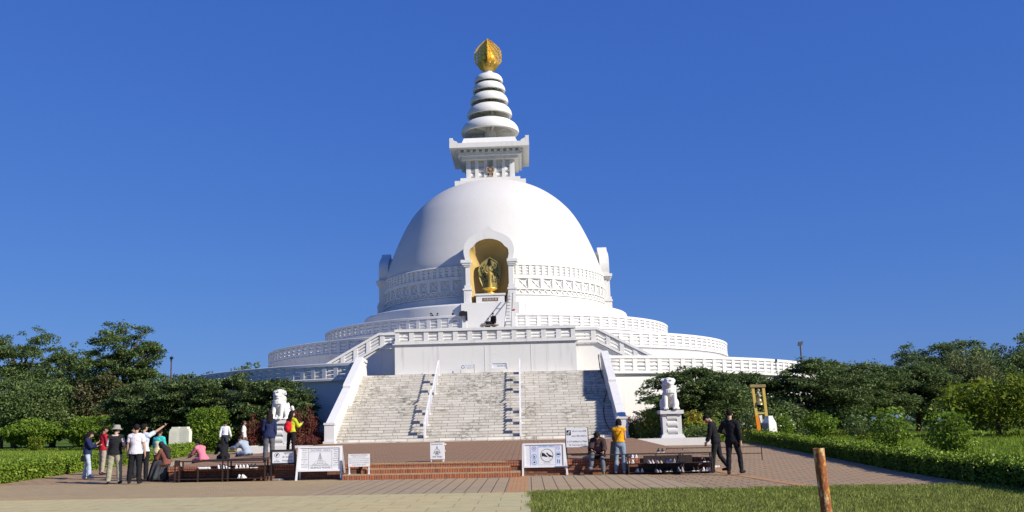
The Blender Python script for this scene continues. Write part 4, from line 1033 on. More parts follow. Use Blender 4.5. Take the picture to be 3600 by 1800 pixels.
for x in (-.5, .5): b = MB(); b.box(x - .06, x + .06, -.1, .25, -.42, .38); b.build('leg', gb, bn)
b = MB(); b.hexa([(-.75, -.16, .36), (-.25, -.16, .47), (-.25, .28, .47), (-.75, .28, .36), (-.62, -.12, .55), (-.3, -.12, .62), (-.3, .24, .62), (-.62, .24, .55)]); tag(b.build('bundle', simple('grey_cloth', (.2, .19, .18), None, 8, .9), None), 'grey cloth bundle on the bench beside the boy', 'bundle'); bpy.data.objects['bundle'].location = (.1, -17.75, 8.95)

# ------------------------------------------------------------------ stone, bell, lamps, rusty post
ms = thing('stone_tablet', 'cream white stone tablet shaped like an open book standing in the garden', 'monument', (on_y(450, 1131, -36).x, -36, gz(-36)), R(-4))
f = .0128*1.0
dist = (Vector(ms.location) - CAMP).length; u = dist/FPX*K
hw = 25*u; hh = on_y(450, 1074, -36).z - gz(-36)
b = MB()
for s in (-1, 1):
    pts = [(0, 0), (s*hw, .0), (s*hw, hh*.84), (s*hw*.93, hh*.84), (s*hw*.93, hh*.92), (s*hw*.8, hh*.92), (s*hw*.76, hh), (s*.12*hw, hh), (0, hh*.95)]
    if s < 0: pts = pts[::-1]
    n = len(pts); vs = [(x, -.02 - abs(x)*.05, z) for x, z in pts] + [(x, .35, z) for x, z in pts]
    b.add(vs, [tuple(range(n)), tuple(reversed(range(n, 2*n)))] + [(i, i + n, (i+1) % n + n, (i+1) % n) for i in range(n)])
tb = b.build('tablet_body', simple('cream_stone', (.72, .70, .58), (.62, .60, .49), 2, .8), ms)
for s in (-1, 1):
    for q in range(7):
        zz = hh*(.8 - .085*q); text('शान्ति अहिंसा करुणा मैत्री', M['tan_ink'] if 'tan_ink' in M else M['wheelstone'], tb, s*hw*.5 - hw*.36, s*hw*.5 + hw*.36, zz, zz + hh*.025, -.055 - hw*.05)

bp = on_y(1936, 1101, -36.8); bp.z = gz(-36.8); sc_ = (bp - CAMP).length/FPX*K
bt = thing('yellow_bell_stand', 'tall yellow timber frame holding a bronze bell beside a white plinth', 'bell stand', (bp.x - 6*sc_, bp.y + .6, bp.z))
H_ = on_y(1920, 967, -36.2).z - bp.z; wv_ = 11*sc_; Y_ = M['yellow_paint']
for x, lean in ((-wv_, -.18), (wv_, -.12)): b = MB(); b.hexa([(x-.075, -.08, 0), (x+.075, -.08, 0), (x+.075, .08, 0), (x-.075, .08, 0), (x-.075+lean, -.08, H_*.95), (x+.075+lean, -.08, H_*.95), (x+.075+lean, .08, H_*.95), (x-.075+lean, .08, H_*.95)]); b.build('post', Y_, bt)
b = MB(); b.box(-wv_*1.7 - .15, wv_*1.6 - .15, -.13, .13, H_*.95, H_); b.build('crossbeam', simple('grey_timber', (.35, .27, .11), (.22, .17, .08), 5, .8), bt); b = MB(); b.box(-wv_*1.1 - .07, wv_*1.1 - .07, -.07, .07, H_*.48, H_*.51); b.build('lower_beam', Y_, bt)
bl = thing('bell', 'greenish bronze bell with ornate mount hanging in the yellow frame', 'bell', (bt.location.x - .14, bt.location.y, bp.z + H_*.64))
rb = wv_*.78; b = MB(); b.lathe([(rb*1.08, 0), (rb, .05*H_), (rb*.9, .045*H_), (rb*.78, .085*H_), (rb*.6, .11*H_), (.05, .12*H_)], 20); b.build('bell_body', simple('aged_bronze', (.36, .30, .15), (.22, .2, .11), 4, .45, .4, .6), bl, True)
b = MB(); b.tube([(0, 0, .11*H_), (0, 0, .31*H_)], .05, 6); b.ell((.03, 0, .16*H_), .09, .08, .12); b.ell((-.03, 0, .21*H_), .08, .08, .08); b.ell((.02, 0, .26*H_), .07, .07, .08); b.build('mount', simple('pale_bronze', (.42, .40, .30), (.2, .19, .13), 12, .6), bl, True)
b = MB(); b.hexa([(-wv_ - .11, -.13, .5), (-wv_ + .09, -.13, .5), (-wv_ + .09, .1, .5), (-wv_ - .11, .1, .5), (-wv_ - .17, -.12, H_*.46), (-wv_ + .03, -.12, H_*.46), (-wv_ + .03, .1, H_*.46), (-wv_ - .17, .1, H_*.46)]); o = b.build('cloth', M['saffron']); o.location = bt.location; tag(o, 'saffron orange cloth wrapped round the foot of the yellow bell post', 'cloth')
b = MB(); b.hexa([(-wv_ + .10, -.14, H_*.32), (-wv_ + .2, -.14, H_*.34), (-wv_ + .2, .08, H_*.34), (-wv_ + .10, .08, H_*.32), (-wv_ + .035, -.14, H_*.45), (-wv_ + .19, -.13, H_*.46), (-wv_ + .19, .08, H_*.46), (-wv_ + .035, .08, H_*.45)]); o = b.build('cloth', M['white_paint']); o.location = bt.location; tag(o, 'white cloth hanging from the yellow bell frame above the plinth', 'cloth')
pp = on_y(1937, 1101, -37.4); pp.z = gz(-37.4); u = (pp - CAMP).length/FPX*K
t = thing('white_plinth', 'tapered white plinth with a grey granite face standing before the bell frame', 'plinth', (pp.x + 1*u, pp.y, pp.z), R(28))
a, h_ = 13*u, on_y(1937, 1046, -37.4).z - pp.z
b = MB()
def ring4(w, z): return [(-w, -w, z), (w, -w, z), (w, w, z), (-w, w, z)]
b.loft([ring4(a*.95, 0), ring4(a*.86, h_*.72), ring4(a*.52, h_*.93), ring4(a*.52, h_)]); b.build('plinth_body', M['stone_white'], t)
b = MB(); b.hexa([(-a*.955, -a*.9, .02), (-a*.955 - .02, -a*.9, .02), (-a*.955 - .02, a*.9, .02), (-a*.955, a*.9, .02), (-a*.865, -a*.82, h_*.72), (-a*.865 - .02, -a*.82, h_*.72), (-a*.865 - .02, a*.82, h_*.72), (-a*.865, a*.82, h_*.72)]); b.build('granite_face', M['grey_stone'], t)

for (px, py, Y, pb, lab) in ((2013, 860, -20, 2024, 'dark lamp post with a boxy floodlight above the layered trees'), (432, 900, -20, 431, 'dark lamp post with a curved head near the tall garden trees')):
    top = on_y(px, py, Y); t = thing('lamp_post', lab, 'lamp post', (top.x, Y, gz(Y))); h_ = top.z - gz(Y)
    b = MB(); b.tube([(0, 0, 0), (0, 0, h_*.5), (-.02, 0, h_ - .25)], [.09, .075, .05], 8); b.build('pole', simple('rusty_dark_steel', (.09, .05, .04), (.035, .03, .03), 3, .6), t, True)
    b = MB()
    if px > 1000: b.hexa([(-.2, -.16, h_ - .3), (.1, -.12, h_ - .24), (.1, .1, h_ - .24), (-.2, .12, h_ - .3), (-.12, -.1, h_), (.2, -.06, h_ + .04), (.2, .12, h_ + .04), (-.12, .12, h_)]); b.tube([(-.02, 0, h_ - .45), (-.02, 0, h_ - .2)], .04, 6)
    else: b.tube([(-.03, 0, h_ - .3), (-.03, 0, h_ - .05), (.02, -.05, h_ + .02), (.12, -.1, h_)], [.06, .07, .1, .06], 7); b.ell((0, -.03, h_ - .02), .16, .14, .1)
    b.build('lamp_head', M['metal_black'], t)
rp = thing('rusty_post', 'rusty orange steel pipe post leaning in the near grass', 'post', (6.47, -79, .012)); rp.rotation_euler = (0, R(-2.5), 0)
b = MB(); b.lathe([(.066, -.3), (.064, .6), (.066, 1.15), (.068, 1.2), (.06, 1.2), (.058, 1.15), (.01, 1.15)], 24); b.build('pipe', M['rust'], rp, 'auto')
# ------------------------------------------------------------------ people
SKIN = simple('brown_skin', (.30, .17, .11), (.25, .14, .09), 6, .6); SKIN_L = simple('light_brown_skin', (.46, .29, .20), (.40, .25, .17), 6, .6)
HAIR = simple('black_hair', (.018, .014, .012), (.010, .008, .008), 30, .8, .12); EYE = simple('dark_eye', (.015, .012, .01), None, 5, .3); LIP = simple('lip', (.26, .12, .10), None, 5, .6)
_cl = {}
def cloth(name, c, c2=None, sc_=7):
    if name not in _cl: _cl[name] = simple(name, c, c2 or tuple(x*.78 for x in c), sc_, .88, .12, bump=.02, bscale=22)
    return _cl[name]
def dirv(f, o, s): return Vector((s*sin(R(o)), sin(R(f))*cos(R(o)), -cos(R(f))*cos(R(o))))
def person(label, pos, face, h=1.7, lean=0, lean_s=0, head=(0, 0, 0), thigh=((0, 4), (0, 4)), knee=(2, 2), arm=((4, 9), (4, 9)), elbow=((12, 3), (12, 3)),
           skin=None, top=None, bottom=None, outer=None, hair='short', shoes=None, fat=1., seat=None, fem=False, foot_out=8, point=None, curl=22):
    """face: 0 looks away from the viewer, 90 to -X, -90 to +X, 180 to the viewer. arms and legs as (left, right)."""
    skin = skin or SKIN; mb = MB(); V = Vector; bones = []
    def seg(name, p0, p1, r0, r1): mb.cap(p0, p1, r0*fat if name in ('thigh',) else r0, r1); bones.append((name, V(p0), V(p1), r0, r1))
    up = V((sin(R(lean_s)), sin(R(lean))*cos(R(lean_s)), cos(R(lean))*cos(R(lean_s)))); fw = V((0, 1, 0)); fw = (fw - up*fw.dot(up)).normalized(); rt = fw.cross(up)
    pel = V((0, 0, 0)); sh_w = (.094 if fem else .107)*h; hip_w = .052*h
    neck = pel + up*.30*h
    prof = [(-.055, .045, .04), (-.03, .082, .064), (.01, .092 if fem else .088, .066), (.05, .084, .06), (.1, .070 if fem else .078, .054), (.15, .078 if fem else .084, .058), (.2, .088 if fem else .096, .063), (.25, .085 if fem else .098, .055), (.285, .06, .04), (.305, .032, .03)]
    rings = []
    for t, rx, ry in prof:
        c = pel + up*t*h; rings.append([c + rt*(rx*h*fat*cos(q)) + fw*(ry*h*fat*sin(q)) for q in [2*pi*i/16 for i in range(16)]])
    mb.loft(rings); bones.append(('torso', pel - up*.02*h, pel + up*.28*h, .066*h, .066*h))
    hd, yw, rl_ = head
    # head frame
    hu = (Matrix.Rotation(R(rl_), 3, fw) @ Matrix.Rotation(R(-hd), 3, rt) @ up).normalized()
    hf_ = Matrix.Rotation(R(yw), 3, up) @ (Matrix.Rotation(R(-hd), 3, rt) @ fw); hf_ = (hf_ - hu*hf_.dot(hu)).normalized(); hr = hf_.cross(hu)
    n0 = neck; n1 = neck + (up*.5 + hu*.5)*.055*h; hc = n1 + hu*.055*h + hf_*.012*h
    mb.cap(n0 - up*.01*h, n1, .033*h, .03*h); bones.append(('neck', n0, n1, .033*h, .03*h))
    HM = Matrix((hr, hf_, hu)).transposed()
    mb.ell(hc + hu*.012*h - hf_*.006*h, .045*h, .056*h, .056*h, HM); mb.ell(hc - hu*.026*h + hf_*.012*h, .036*h, .042*h, .044*h, HM)
    mb.cap(hc + hf_*.052*h + hu*.006*h, hc + hf_*.064*h - hu*.012*h, .006*h, .009*h, 8)
    mb.ell(hc + hf_*.046*h - hu*.036*h, .016*h, .01*h, .008*h, HM)
    for s in (-1, 1): mb.ell(hc + hr*s*.046*h - hu*.004*h, .006*h, .013*h, .018*h, HM)
    bones.append(('head', hc - hu*.03*h, hc + hu*.02*h, .045*h, .05*h))
    ank = []
    for i, s in enumerate((-1, 1)):
        hip = pel + rt*s*hip_w - up*.02*h; f, o = thigh[i]; d1 = dirv(f, o, s); kn = hip + d1*.245*h
        d2 = dirv(f - knee[i], o*.5, s); an = kn + d2*.235*h
        seg('thigh', hip, kn, .054*h, .034*h); seg('shin', kn, kn + d2*.09*h, .034*h, .035*h); bones[-1] = ('shin', kn, an, .036*h, .022*h); seg('shin2', kn + d2*.08*h, an, .036*h, .021*h); bones.pop()
        ff = Matrix.Rotation(R(-s*foot_out), 3, 'Z') @ V((0, 1, 0)); ft_ = (f - knee[i])
        if ft_ < -25: ff = (ff + V((0, 0, -.7*min(1, (-ft_ - 25)/30)))).normalized()
        toe = an - V((0, 0, .022*h)) + ff*.10*h; heel = an - V((0, 0, .018*h)) - ff*.02*h
        mb.cap(heel, toe, .020*h, .016*h); mb.cap(an, heel + V((0, 0, .004)), .021*h, .02*h); bones.append(('foot', heel, toe, .02*h, .016*h)); ank.append((an, ff, heel, toe))
        sh = pel + up*.268*h + rt*s*sh_w
        fa, oa = arm[i]; d3 = dirv(fa, oa, s); el = sh + d3*.165*h; eb, ei = elbow[i]
        d4 = dirv(fa + eb, ei, s); wr = el + d4*.14*h
        mb.cap(pel + up*.292*h + rt*s*.02*h, sh - rt*s*.004*h, .034*h, .031*h); mb.cap(sh - rt*s*.03*h - up*.012*h, sh, .04*h, .031*h)
        seg('uarm', sh, el, .031*h, .025*h); seg('farm', el, wr, .025*h, .017*h)
        # hand: palm, four fingers, thumb
        d = d4; sidev = d.cross(V((0, 0, 1)) if abs(d.z) < .9 else fw).normalized()
        nrm = sidev.cross(d).normalized()
        if abs(d.z) > .6: nrm = (-rt*s - d*(-rt*s).dot(d)).normalized(); sidev = d.cross(nrm)
        pc = wr + d*.026*h; PM = Matrix((sidev, nrm, d)).transposed(); mb.ell(pc, .023*h, .012*h, .032*h, PM, 10)
        pt = point == i
        for q in range(4):
            L = (.043, .047, .044, .035)[q]*h; b0 = pc + d*.024*h + sidev*((q - 1.5)*.0125*h); cu = R(curl + 6*q) if not (pt and q == 0) else 0
            if pt and q > 0: cu = R(85)
            m_ = d*cos(cu) + nrm*sin(cu); b1 = b0 + m_*L*.55; m2_ = d*cos(cu*2) + nrm*sin(cu*2); b2 = b1 + m2_*L*.45
            mb.cap(b0, b1, .0056*h, .0052*h, 6); mb.cap(b1, b2, .0052*h, .0045*h, 6)
        ts = 1 if (sidev.dot(fw) > 0) == (abs(d.z) > .6) else -1
        tb0 = pc + sidev*ts*.02*h - d*.01*h; tb1 = tb0 + (sidev*ts*.6 + d*.7 + nrm*.35).normalized()*.026*h; mb.cap(tb0, tb1, .0075*h, .0065*h, 6); mb.cap(tb1, tb1 + (d*.9 + nrm*.4).normalized()*.018*h, .0065*h, .005*h, 6)
        bones.append(('hand', wr, pc + d*.05*h, .022*h, .02*h))
    me = remesh(mb, .0115, 1); me.materials.append(skin)
    zmin = min(min(a[2].z, a[3].z) for a in ank) - .02*h - .012
    root = thing('person', label, 'person', (pos[0], pos[1], pos[2] - (zmin if seat is None else -(seat + .075*h))), R(face))
    link(bpy.data.objects.new('body', me), root)
    n = len(me.vertices); co = np.empty(n*3, np.float32); me.vertices.foreach_get('co', co); co = co.reshape(-1, 3)
    no = np.empty(n*3, np.float32); me.vertices.foreach_get('normal', no); no = no.reshape(-1, 3)
    best = np.full(n, 9.); bi = np.zeros(n, int); bt_ = np.zeros(n)
    for k, (nm, p0, p1, r0, r1) in enumerate(bones):
        a = np.array(p0); d = np.array(p1) - a; L2 = d @ d; t = ((co - a) @ d)/L2; tc = np.clip(t, 0, 1)
        dist = np.linalg.norm(co - a - tc[:, None]*d, axis=1)
        dd = dist - (r0 + (r1 - r0)*tc)
        if nm == 'torso':
            x = (co - a) @ np.array(rt); y = (co - a) @ np.array(fw); sv = np.hypot(x/(.092*h*fat), y/(.064*h*fat)); dd = (sv - 1)*.064*h; LL = math.sqrt(L2); dd = np.maximum(dd, np.maximum((t - 1.0)*LL, (-.12 - t)*LL))
        m_ = dd < best; best[m_] = dd[m_]; bi[m_] = k; bt_[m_] = t[m_]
    names = np.array([b[0] for b in bones])[bi]
    sT = ((co - np.array(pel)) @ np.array(up))/h      # height along the trunk
    polys = np.array([list(p.vertices) if len(p.vertices) == 4 else list(p.vertices) + [p.vertices[-1]] for p in me.polygons])
    wob = np.sin(co[:, 2]*31 + co[:, 0]*17)*np.sin(co[:, 1]*23 + co[:, 2]*11)
    def garment(name, mat, mask, off):
        fm = mask[polys].all(axis=1); P_ = polys[fm]
        if len(P_) == 0: return
        used = np.unique(P_); remap = np.full(n, -1); remap[used] = np.arange(len(used))
        vv = co[used] + no[used]*(off[used] + .004*wob[used])[:, None]
        g = bpy.data.meshes.new(name); g.from_pydata(vv.tolist(), [], [tuple(dict.fromkeys(f)) for f in remap[P_].tolist()])
        g.materials.append(mat); g.polygons.foreach_set('use_smooth', [True]*len(g.polygons)); g.update()
        return link(bpy.data.objects.new(name, g), root)
    arms = lambda t_end: ((names == 'uarm') & (bt_ < t_end)) | ((names == 'farm') & (bt_ < t_end - 1))
    if bottom:
        nm, mat, end, off, flare = bottom
        lg_ = ((names == 'thigh') & (bt_ < end)) | ((names == 'shin') & (bt_ < end - 1)) | ((names == 'foot') & (end > 1.93) & (((co - 0) @ np.array((0, 0, 1))) > min(a[0].z for a in ank) - .01*h))
        mk = lg_ | ((names == 'torso') & (sT < .075))
        o_ = np.full(n, off); tt = np.where(names == 'shin', np.clip(bt_, 0, 1), 0) + np.where(names == 'foot', 1, 0); o_ = o_ + flare*np.clip(tt - .25, 0, 1)
        garment(nm, mat, mk, o_)
    for spec in (top, outer):
        if not spec: continue
        nm, mat, slv, hem, off = spec[:5]
        mk = ((names == 'torso') & (sT > hem)) | arms(slv) | ((names == 'neck') & (sT < .315))
        if slv < 0: mk = (names == 'torso') & (sT > hem) & (sT < .215)
        if slv == 0: mk = ((names == 'torso') & (sT > hem)) | ((names == 'uarm') & (bt_ < .05))
        mk |= (names == 'thigh') & (sT > hem)
        o_ = np.full(n, off) + np.where(sT < .06, .010, 0)*(1 if off > .015 else .5)
        garment(nm, mat, mk, o_)
    sh_m = shoes or cloth('dark_shoe', (.03, .025, .022))
    if shoes != 'none':
        for an, ff, heel, toe in ank:
            b = MB(); b.cap(heel, toe, .0245*h, .019*h); b.cap(heel + V((0, 0, .01*h)), an + V((0, 0, .0)), .024*h, .024*h)
            s_ = MB(); b.build('shoe', sh_m, root, True)
    # face
    for s in (-1, 1):
        b = MB(); b.ell(hc + hr*s*.019*h + hf_*.0465*h + hu*.008*h, .0065*h, .005*h, .0042*h, HM, 8); b.build('eye', EYE, root, True)
    if hair != 'none':
        b = MB(); b.ell(hc + hu*.019*h - hf_*.016*h, .0505*h, .058*h, .0575*h, HM, 18); 
        b.ell(hc + hu*.038*h + hf_*.012*h, .043*h, .042*h, .034*h, HM, 14)
        if hair == 'long':
            b.cap(hc - hf_*.03*h, hc - hf_*.048*h - hu*.07*h, .046*h, .05*h); b.cap(hc - hf_*.048*h - hu*.07*h, neck - fw*.062*h - up*.05*h, .05*h, .035*h)
            for s in (-1, 1): b.cap(hc + hr*s*.036*h + hu*.01*h, hc + hr*s*.045*h - hf_*.012*h - hu*.09*h, .017*h, .018*h); b.cap(hc + hr*s*.024*h - hf_*.036*h - hu*.02*h, neck + rt*s*.034*h - fw*.056*h - up*.055*h, .04*h, .026*h)
        if hair == 'bob':
            for s in (-1, 1): b.cap(hc + hr*s*.034*h - hf_*.012*h + hu*.01*h, hc + hr*s*.036*h - hf_*.016*h - hu*.05*h, .026*h, .022*h)
            b.ell(hc - hf_*.03*h - hu*.02*h, .05*h, .036*h, .05*h, HM)
        if hair == 'tail': b.cap(hc - hf_*.055*h, hc - hf_*.08*h - hu*.08*h, .02*h, .014*h)
        hm = remesh(b, .012, 1); hm.materials.append(HAIR); k_ = len(hm.vertices); c_ = np.empty(k_*3, np.float32); hm.vertices.foreach_get('co', c_); c_ = c_.reshape(-1, 3); n_ = np.empty(k_*3, np.float32); hm.vertices.foreach_get('normal', n_); n_ = n_.reshape(-1, 3)
        ph_ = h*40 + yw; am = .0035 + .0045*np.sin(c_[:, 2]*21 + ph_)**2
        c_ += n_*(am*(np.sin(c_[:, 0]*95 + 3*np.sin(c_[:, 2]*31 + ph_))*np.cos(c_[:, 1]*88 + ph_) + .15*np.sin(c_[:, 2]*140)))[:, None]; hm.vertices.foreach_set('co', c_.reshape(-1)); hm.update()
        link(bpy.data.objects.new('hair', hm), root)
    root['_'] = 0; del root['_']
    return dict(root=root, hc=hc, hu=hu, hf=hf_, hr=hr, HM=HM, up=up, fw=fw, rt=rt, pel=pel, neck=neck, h=h, bones=bones)
def extra(p, name, mat, fn, smooth=True):
    b = MB(); fn(b, p); return b.build(name, mat, p['root'], smooth)
def feet(px, py, dz=0): v = at(px, py); return (v.x, v.y, v.z + .016 + dz)
def onplaza(px, py): v = at(px, py, pz); return (v.x, v.y, v.z)

jeans_l = cloth('pale_blue_denim', (.42, .50, .62)); jeans_m = cloth('mid_blue_denim', (.22, .29, .38)); blackc = cloth('black_fabric', (.016, .016, .019)); khaki = cloth('khaki_cotton', (.34, .33, .24)); navy = cloth('navy_fabric', (.022, .030, .085)); white = cloth('white_cotton', (.74, .70, .74)); lblue = cloth('pale_blue_cotton', (.56, .63, .74)); red = cloth('red_wool', (.45, .022, .035)); darkt = cloth('charcoal_trousers', (.045, .045, .05))

# -- group by the hedge
p = person('woman in navy top and flared pale jeans looking at her phone beside the hedge', feet(217, 1207), -75, 1.62, head=(28, 0, 0), arm=((22, 8), (30, 6)), elbow=((78, -12), (95, -14)), thigh=((-6, 5), (14, 5)), knee=(2, 12), fem=True, hair='long', skin=SKIN_L,
    top=('jacket', navy, 1.9, -.02, .024), bottom=('jeans', jeans_l, 1.97, .008, .045), shoes=cloth('pale_shoe', (.5, .5, .55)))
bag = MB(); bag.box(-.05, .05, -.14, .14, 0, .2); bag.tube([(0, -.12, .19), (0, -.1, .55), (.02, 0, .8)], .012, 5); o = bag.build('shoulder_bag', blackc); o.location = p['root'].matrix_basis @ Vector((.0, 0, 0)); o.location = (feet(217, 1207)[0] - .03, feet(217, 1207)[1] - .17, .66); tag(o, 'black shoulder bag hanging at the hip of the woman in pale jeans', 'bag')
ph = MB(); ph.box(-.035, .035, -.005, .005, -.07, .07); o = ph.build('phone', blackc); o.location = (feet(217, 1207)[0] + .40, feet(217, 1207)[1] + .02, 1.15); o.rotation_euler = (R(50), 0, R(70)); tag(o, 'dark mobile phone in the hands of the woman in pale jeans', 'phone')
person('man in red sweater and khaki trousers standing behind the man in the hat', feet(256, 1196), -40, 1.72, head=(12, -25, 0), arm=((6, 10), (10, 8)), elbow=((14, 4), (30, 0)), thigh=((3, 5), (-4, 5)), skin=SKIN, top=('sweater', red, 1.88, -.03, .026), bottom=('trousers', cloth('beige_cotton', (.36, .31, .25)), 1.95, .018, .01))
p = person('man in grey bucket hat, black quilted vest and khaki trousers seen from behind', feet(286, 1219), 12, 1.77, fat=1.06, head=(6, -50, 0), arm=((2, 10), (14, 14)), elbow=((16, 2), (55, -8)), thigh=((0, 7), (0, 7)), skin=SKIN_L,
    top=('shirt', cloth('pink_white_stripe', (.62, .55, .55)), .9, .0, .014), outer=('vest', cloth('black_quilt', (.022, .022, .025)), 0, -.03, .034), bottom=('trousers', khaki, 1.95, .026, .012))
extra(p, 'quilting', cloth('black_quilt', (.022, .022, .025)), lambda b, p: [b.loft([[p['pel'] + p['up']*(.30*p['h']*q/9*1.0 - .05 + dz) + p['rt']*((.1 + g)*1.06*p['h']*cos(a)*(1.05 - .05*q/9)) + p['fw']*((.071 + g)*1.06*p['h']*sin(a)) for a in [2*pi*i/20 for i in range(20)]] for dz, g in ((-.022, -.004), (0, .012), (.022, -.004))]) for q in range(0, 9)])
extra(p, 'bucket_hat', cloth('sage_hat', (.30, .31, .26)), lambda b, p: b.add([tuple(p['HM'] @ Vector(v) + p['hc'] + p['hu']*.018*p['h'] - p['hf']*.006) for v in (lambda m: (m.lathe([(.185, -.035), (.15, .0), (.118, .03), (.112, .075), (.098, .115), (.01, .122)], 24), m.v)[1])(MB())], (lambda m: (m.lathe([(.185, -.035), (.15, .0), (.118, .03), (.112, .075), (.098, .115), (.01, .122)], 24), m.f)[1])(MB())))
p = person('man with glasses whose face shows beside the man in the white T-shirt', feet(337, 1205), 120, 1.72, head=(2, 15, 0), thigh=((2, 4), (-2, 4)), skin=SKIN_L, top=('shirt', cloth('pale_pink_cotton', (.66, .56, .55)), 1.9, -.02, .02), bottom=('trousers', darkt, 1.95, .016, .006))
extra(p, 'glasses', M['ink'], lambda b, p: [b.tube([p['hc'] + p['hf']*.052*p['h'] + p['hu']*(.008*p['h'] + .02*sin(q)) + p['hr']*(s*.034 + .026*cos(q)) for q in [2*pi*i/10 for i in range(11)]], .004, 5) for s in (-1, 1)])
person('man in plain white T-shirt and black trousers seen from behind', feet(338, 1219), 6, 1.80, arm=((2, 11), (2, 11)), elbow=((10, 5), (10, 5)), head=(4, 10, 0), thigh=((3, 8), (-3, 5)), skin=SKIN_L, top=('tshirt', white, .62, -.03, .026), bottom=('trousers', blackc, 1.97, .022, .018))
person('man in pale blue polo shirt pointing upward with a raised arm', feet(358, 1212), -14, 1.80, head=(-6, -15, 0), arm=((4, 10), (128, 34)), elbow=((10, 5), (8, 36)), thigh=((2, 5), (-2, 5)), skin=SKIN_L, point=1, top=('polo', lblue, .72, -.02, .026), bottom=('trousers', blackc, 1.97, .018, .006))
p = person('woman in turquoise and white printed jacket behind the seated woman', feet(397, 1201), -8, 1.60, fem=True, head=(14, 0, 0), hair='tail', arm=((8, 10), (12, 8)), elbow=((30, 0), (30, -4)), thigh=((3, 4), (-2, 4)), top=('jacket', cloth('turquoise_nylon', (.05, .50, .48)), 1.88, .13, .03), outer=('print_panel', cloth('white_yellow_print', (.72, .70, .60), (.65, .62, .2), 5), -1, -.075, .036), bottom=('trousers', darkt, 1.95, .014, 0))
# -- people sitting along the plaza edge
sx, sy = pl_x0 - .2, -60.3
p = person('seated woman in brown sleeves with a dark veil and a wide grey skirt', (-8.95, -60.2, 0), 68, 1.60, lean=22, fem=True, fat=1.1, head=(16, 0, 0), arm=((28, 6), (28, 8)), elbow=((28, -8), (30, -6)), thigh=((80, 8), (76, 8)), knee=(72, 74), seat=.47, top=('sweater', cloth('rust_brown_knit', (.19, .075, .055)), 1.85, -.04, .024), bottom=('leggings', darkt, 1.9, .01, 0), hair='none')
def skirt(b, p):
    k = 60; rings = []
    for t, rx, ry, cy, z in ((0, .02, .02, .12, .115), (.05, .14, .20, .15, .11), (.12, .20, .32, .2, .07), (.22, .23, .37, .24, -.03), (.45, .25, .37, .28, -.18), (.75, .29, .37, .30, -.36), (1, .32, .40, .32, -.53)):
        f = .20*min(1, t*1.3)
        rings.append([(rx*cos(q)*(1 + f*sin(8*q + 1.5*sin(2*q))*abs(sin(2.5*q))), cy + ry*sin(q)*(1 + f*.8*sin(9*q + 1)), z - (.05*sin(4*q + 1) if .1 < t < .9 else 0)) for q in [2*pi*i/k for i in range(k)]])
    b.loft(rings)
extra(p, 'skirt', cloth('slate_grey_skirt', (.085, .095, .10), (.05, .055, .06), 4), skirt)
extra(p, 'veil', cloth('dark_veil', (.035, .030, .030)), lambda b, p: (b.ell(p['hc'] + p['hu']*.012*p['h'] - p['hf']*.02*p['h'], .058*p['h'], .062*p['h'], .068*p['h'], p['HM']), b.cap(p['hc'] - p['hf']*.03*p['h'] - p['hu']*.03, p['neck'] - p['fw']*.07*p['h'] - p['up']*.05*p['h'], .052*p['h'], .085*p['h']), b.cap(p['neck'] - p['fw']*.06*p['h'] - p['up']*.05*p['h'], p['pel'] - p['fw']*.075*p['h'] + p['up']*.1*p['h'], .085*p['h'], .05*p['h'])))
extra(p, 'shawl', cloth('taupe_shawl', (.22, .17, .16), (.14, .1, .1), 9), lambda b, p: b.loft([[(.2*cos(q) + .05, .3 + .2*sin(q), z) for q in [2*pi*i/10 for i in range(10)]] for z in (.10, .15, .18)]))
hb = MB(); hb.hexa([(-.17, -.08, 0), (.17, -.08, 0), (.17, .08, 0), (-.17, .08, 0), (-.14, -.05, .14), (.14, -.05, .14), (.14, .05, .14), (-.14, .05, .14)]); hb.tube([(-.1, 0, .13), (-.06, 0, .2), (.06, 0, .2), (.1, 0, .13)], .012, 5); o = hb.build('handbag', cloth('beige_leather', (.40, .33, .25))); o.location = (-8.55, -60.47, .50); tag(o, 'beige handbag set down on the plaza corner beside the seated woman', 'bag')
person('seated girl in a pink jacket reaching forward at the rack end', (-8.78, -57.2, 0), 55, 1.62, lean=32, fem=True, head=(6, 0, 0), hair='tail', arm=((42, 8), (46, 8)), elbow=((18, 0), (20, 0)), thigh=((86, 6), (84, 8)), knee=(70, 60), seat=.52, skin=SKIN, top=('jacket', cloth('pink_fabric', (.62, .20, .26)), 1.9, -.05, .034), bottom=('trousers', darkt, 1.95, .014, 0))
person('dark haired person in black sitting hunched between the pink jacket and the denim jacket', (-8.72, -55.0, 0), 35, 1.60, lean=34, head=(28, 0, 0), hair='long', fem=True, arm=((40, 6), (40, 6)), elbow=((30, 0), (30, 0)), thigh=((86, 6), (84, 8)), knee=(70, 70), seat=.55, top=('jacket', blackc, 1.9, -.05, .03), bottom=('trousers', darkt, 1.95, .014, 0))
person('person in a pale denim jacket and jeans sitting hunched on the plaza edge', (-8.66, -52.2, 0), 62, 1.72, lean=36, head=(24, 0, 0), arm=((52, 10), (58, 8)), elbow=((30, -4), (36, -4)), thigh=((86, 8), (70, 8)), knee=(62, 50), seat=.60, fat=1.06, top=('jacket', cloth('pale_grey_denim', (.34, .40, .47)), 1.9, -.06, .04), bottom=('jeans', cloth('dark_blue_denim', (.06, .10, .2)), 1.95, .018, .01), hair='short')
person('man in white long sleeved shirt and dark trousers walking away behind the seated people', feet(565, 1142), 5, 1.74, thigh=((16, 3), (-14, 3)), knee=(8, 16), arm=((-14, 12), (12, 14)), elbow=((14, 6), (16, 6)), top=('shirt', cloth('white_shirt', (.70, .72, .78)), 1.9, .04, .022), bottom=('trousers', cloth('dark_navy', (.03, .035, .055)), 1.95, .016, .004))
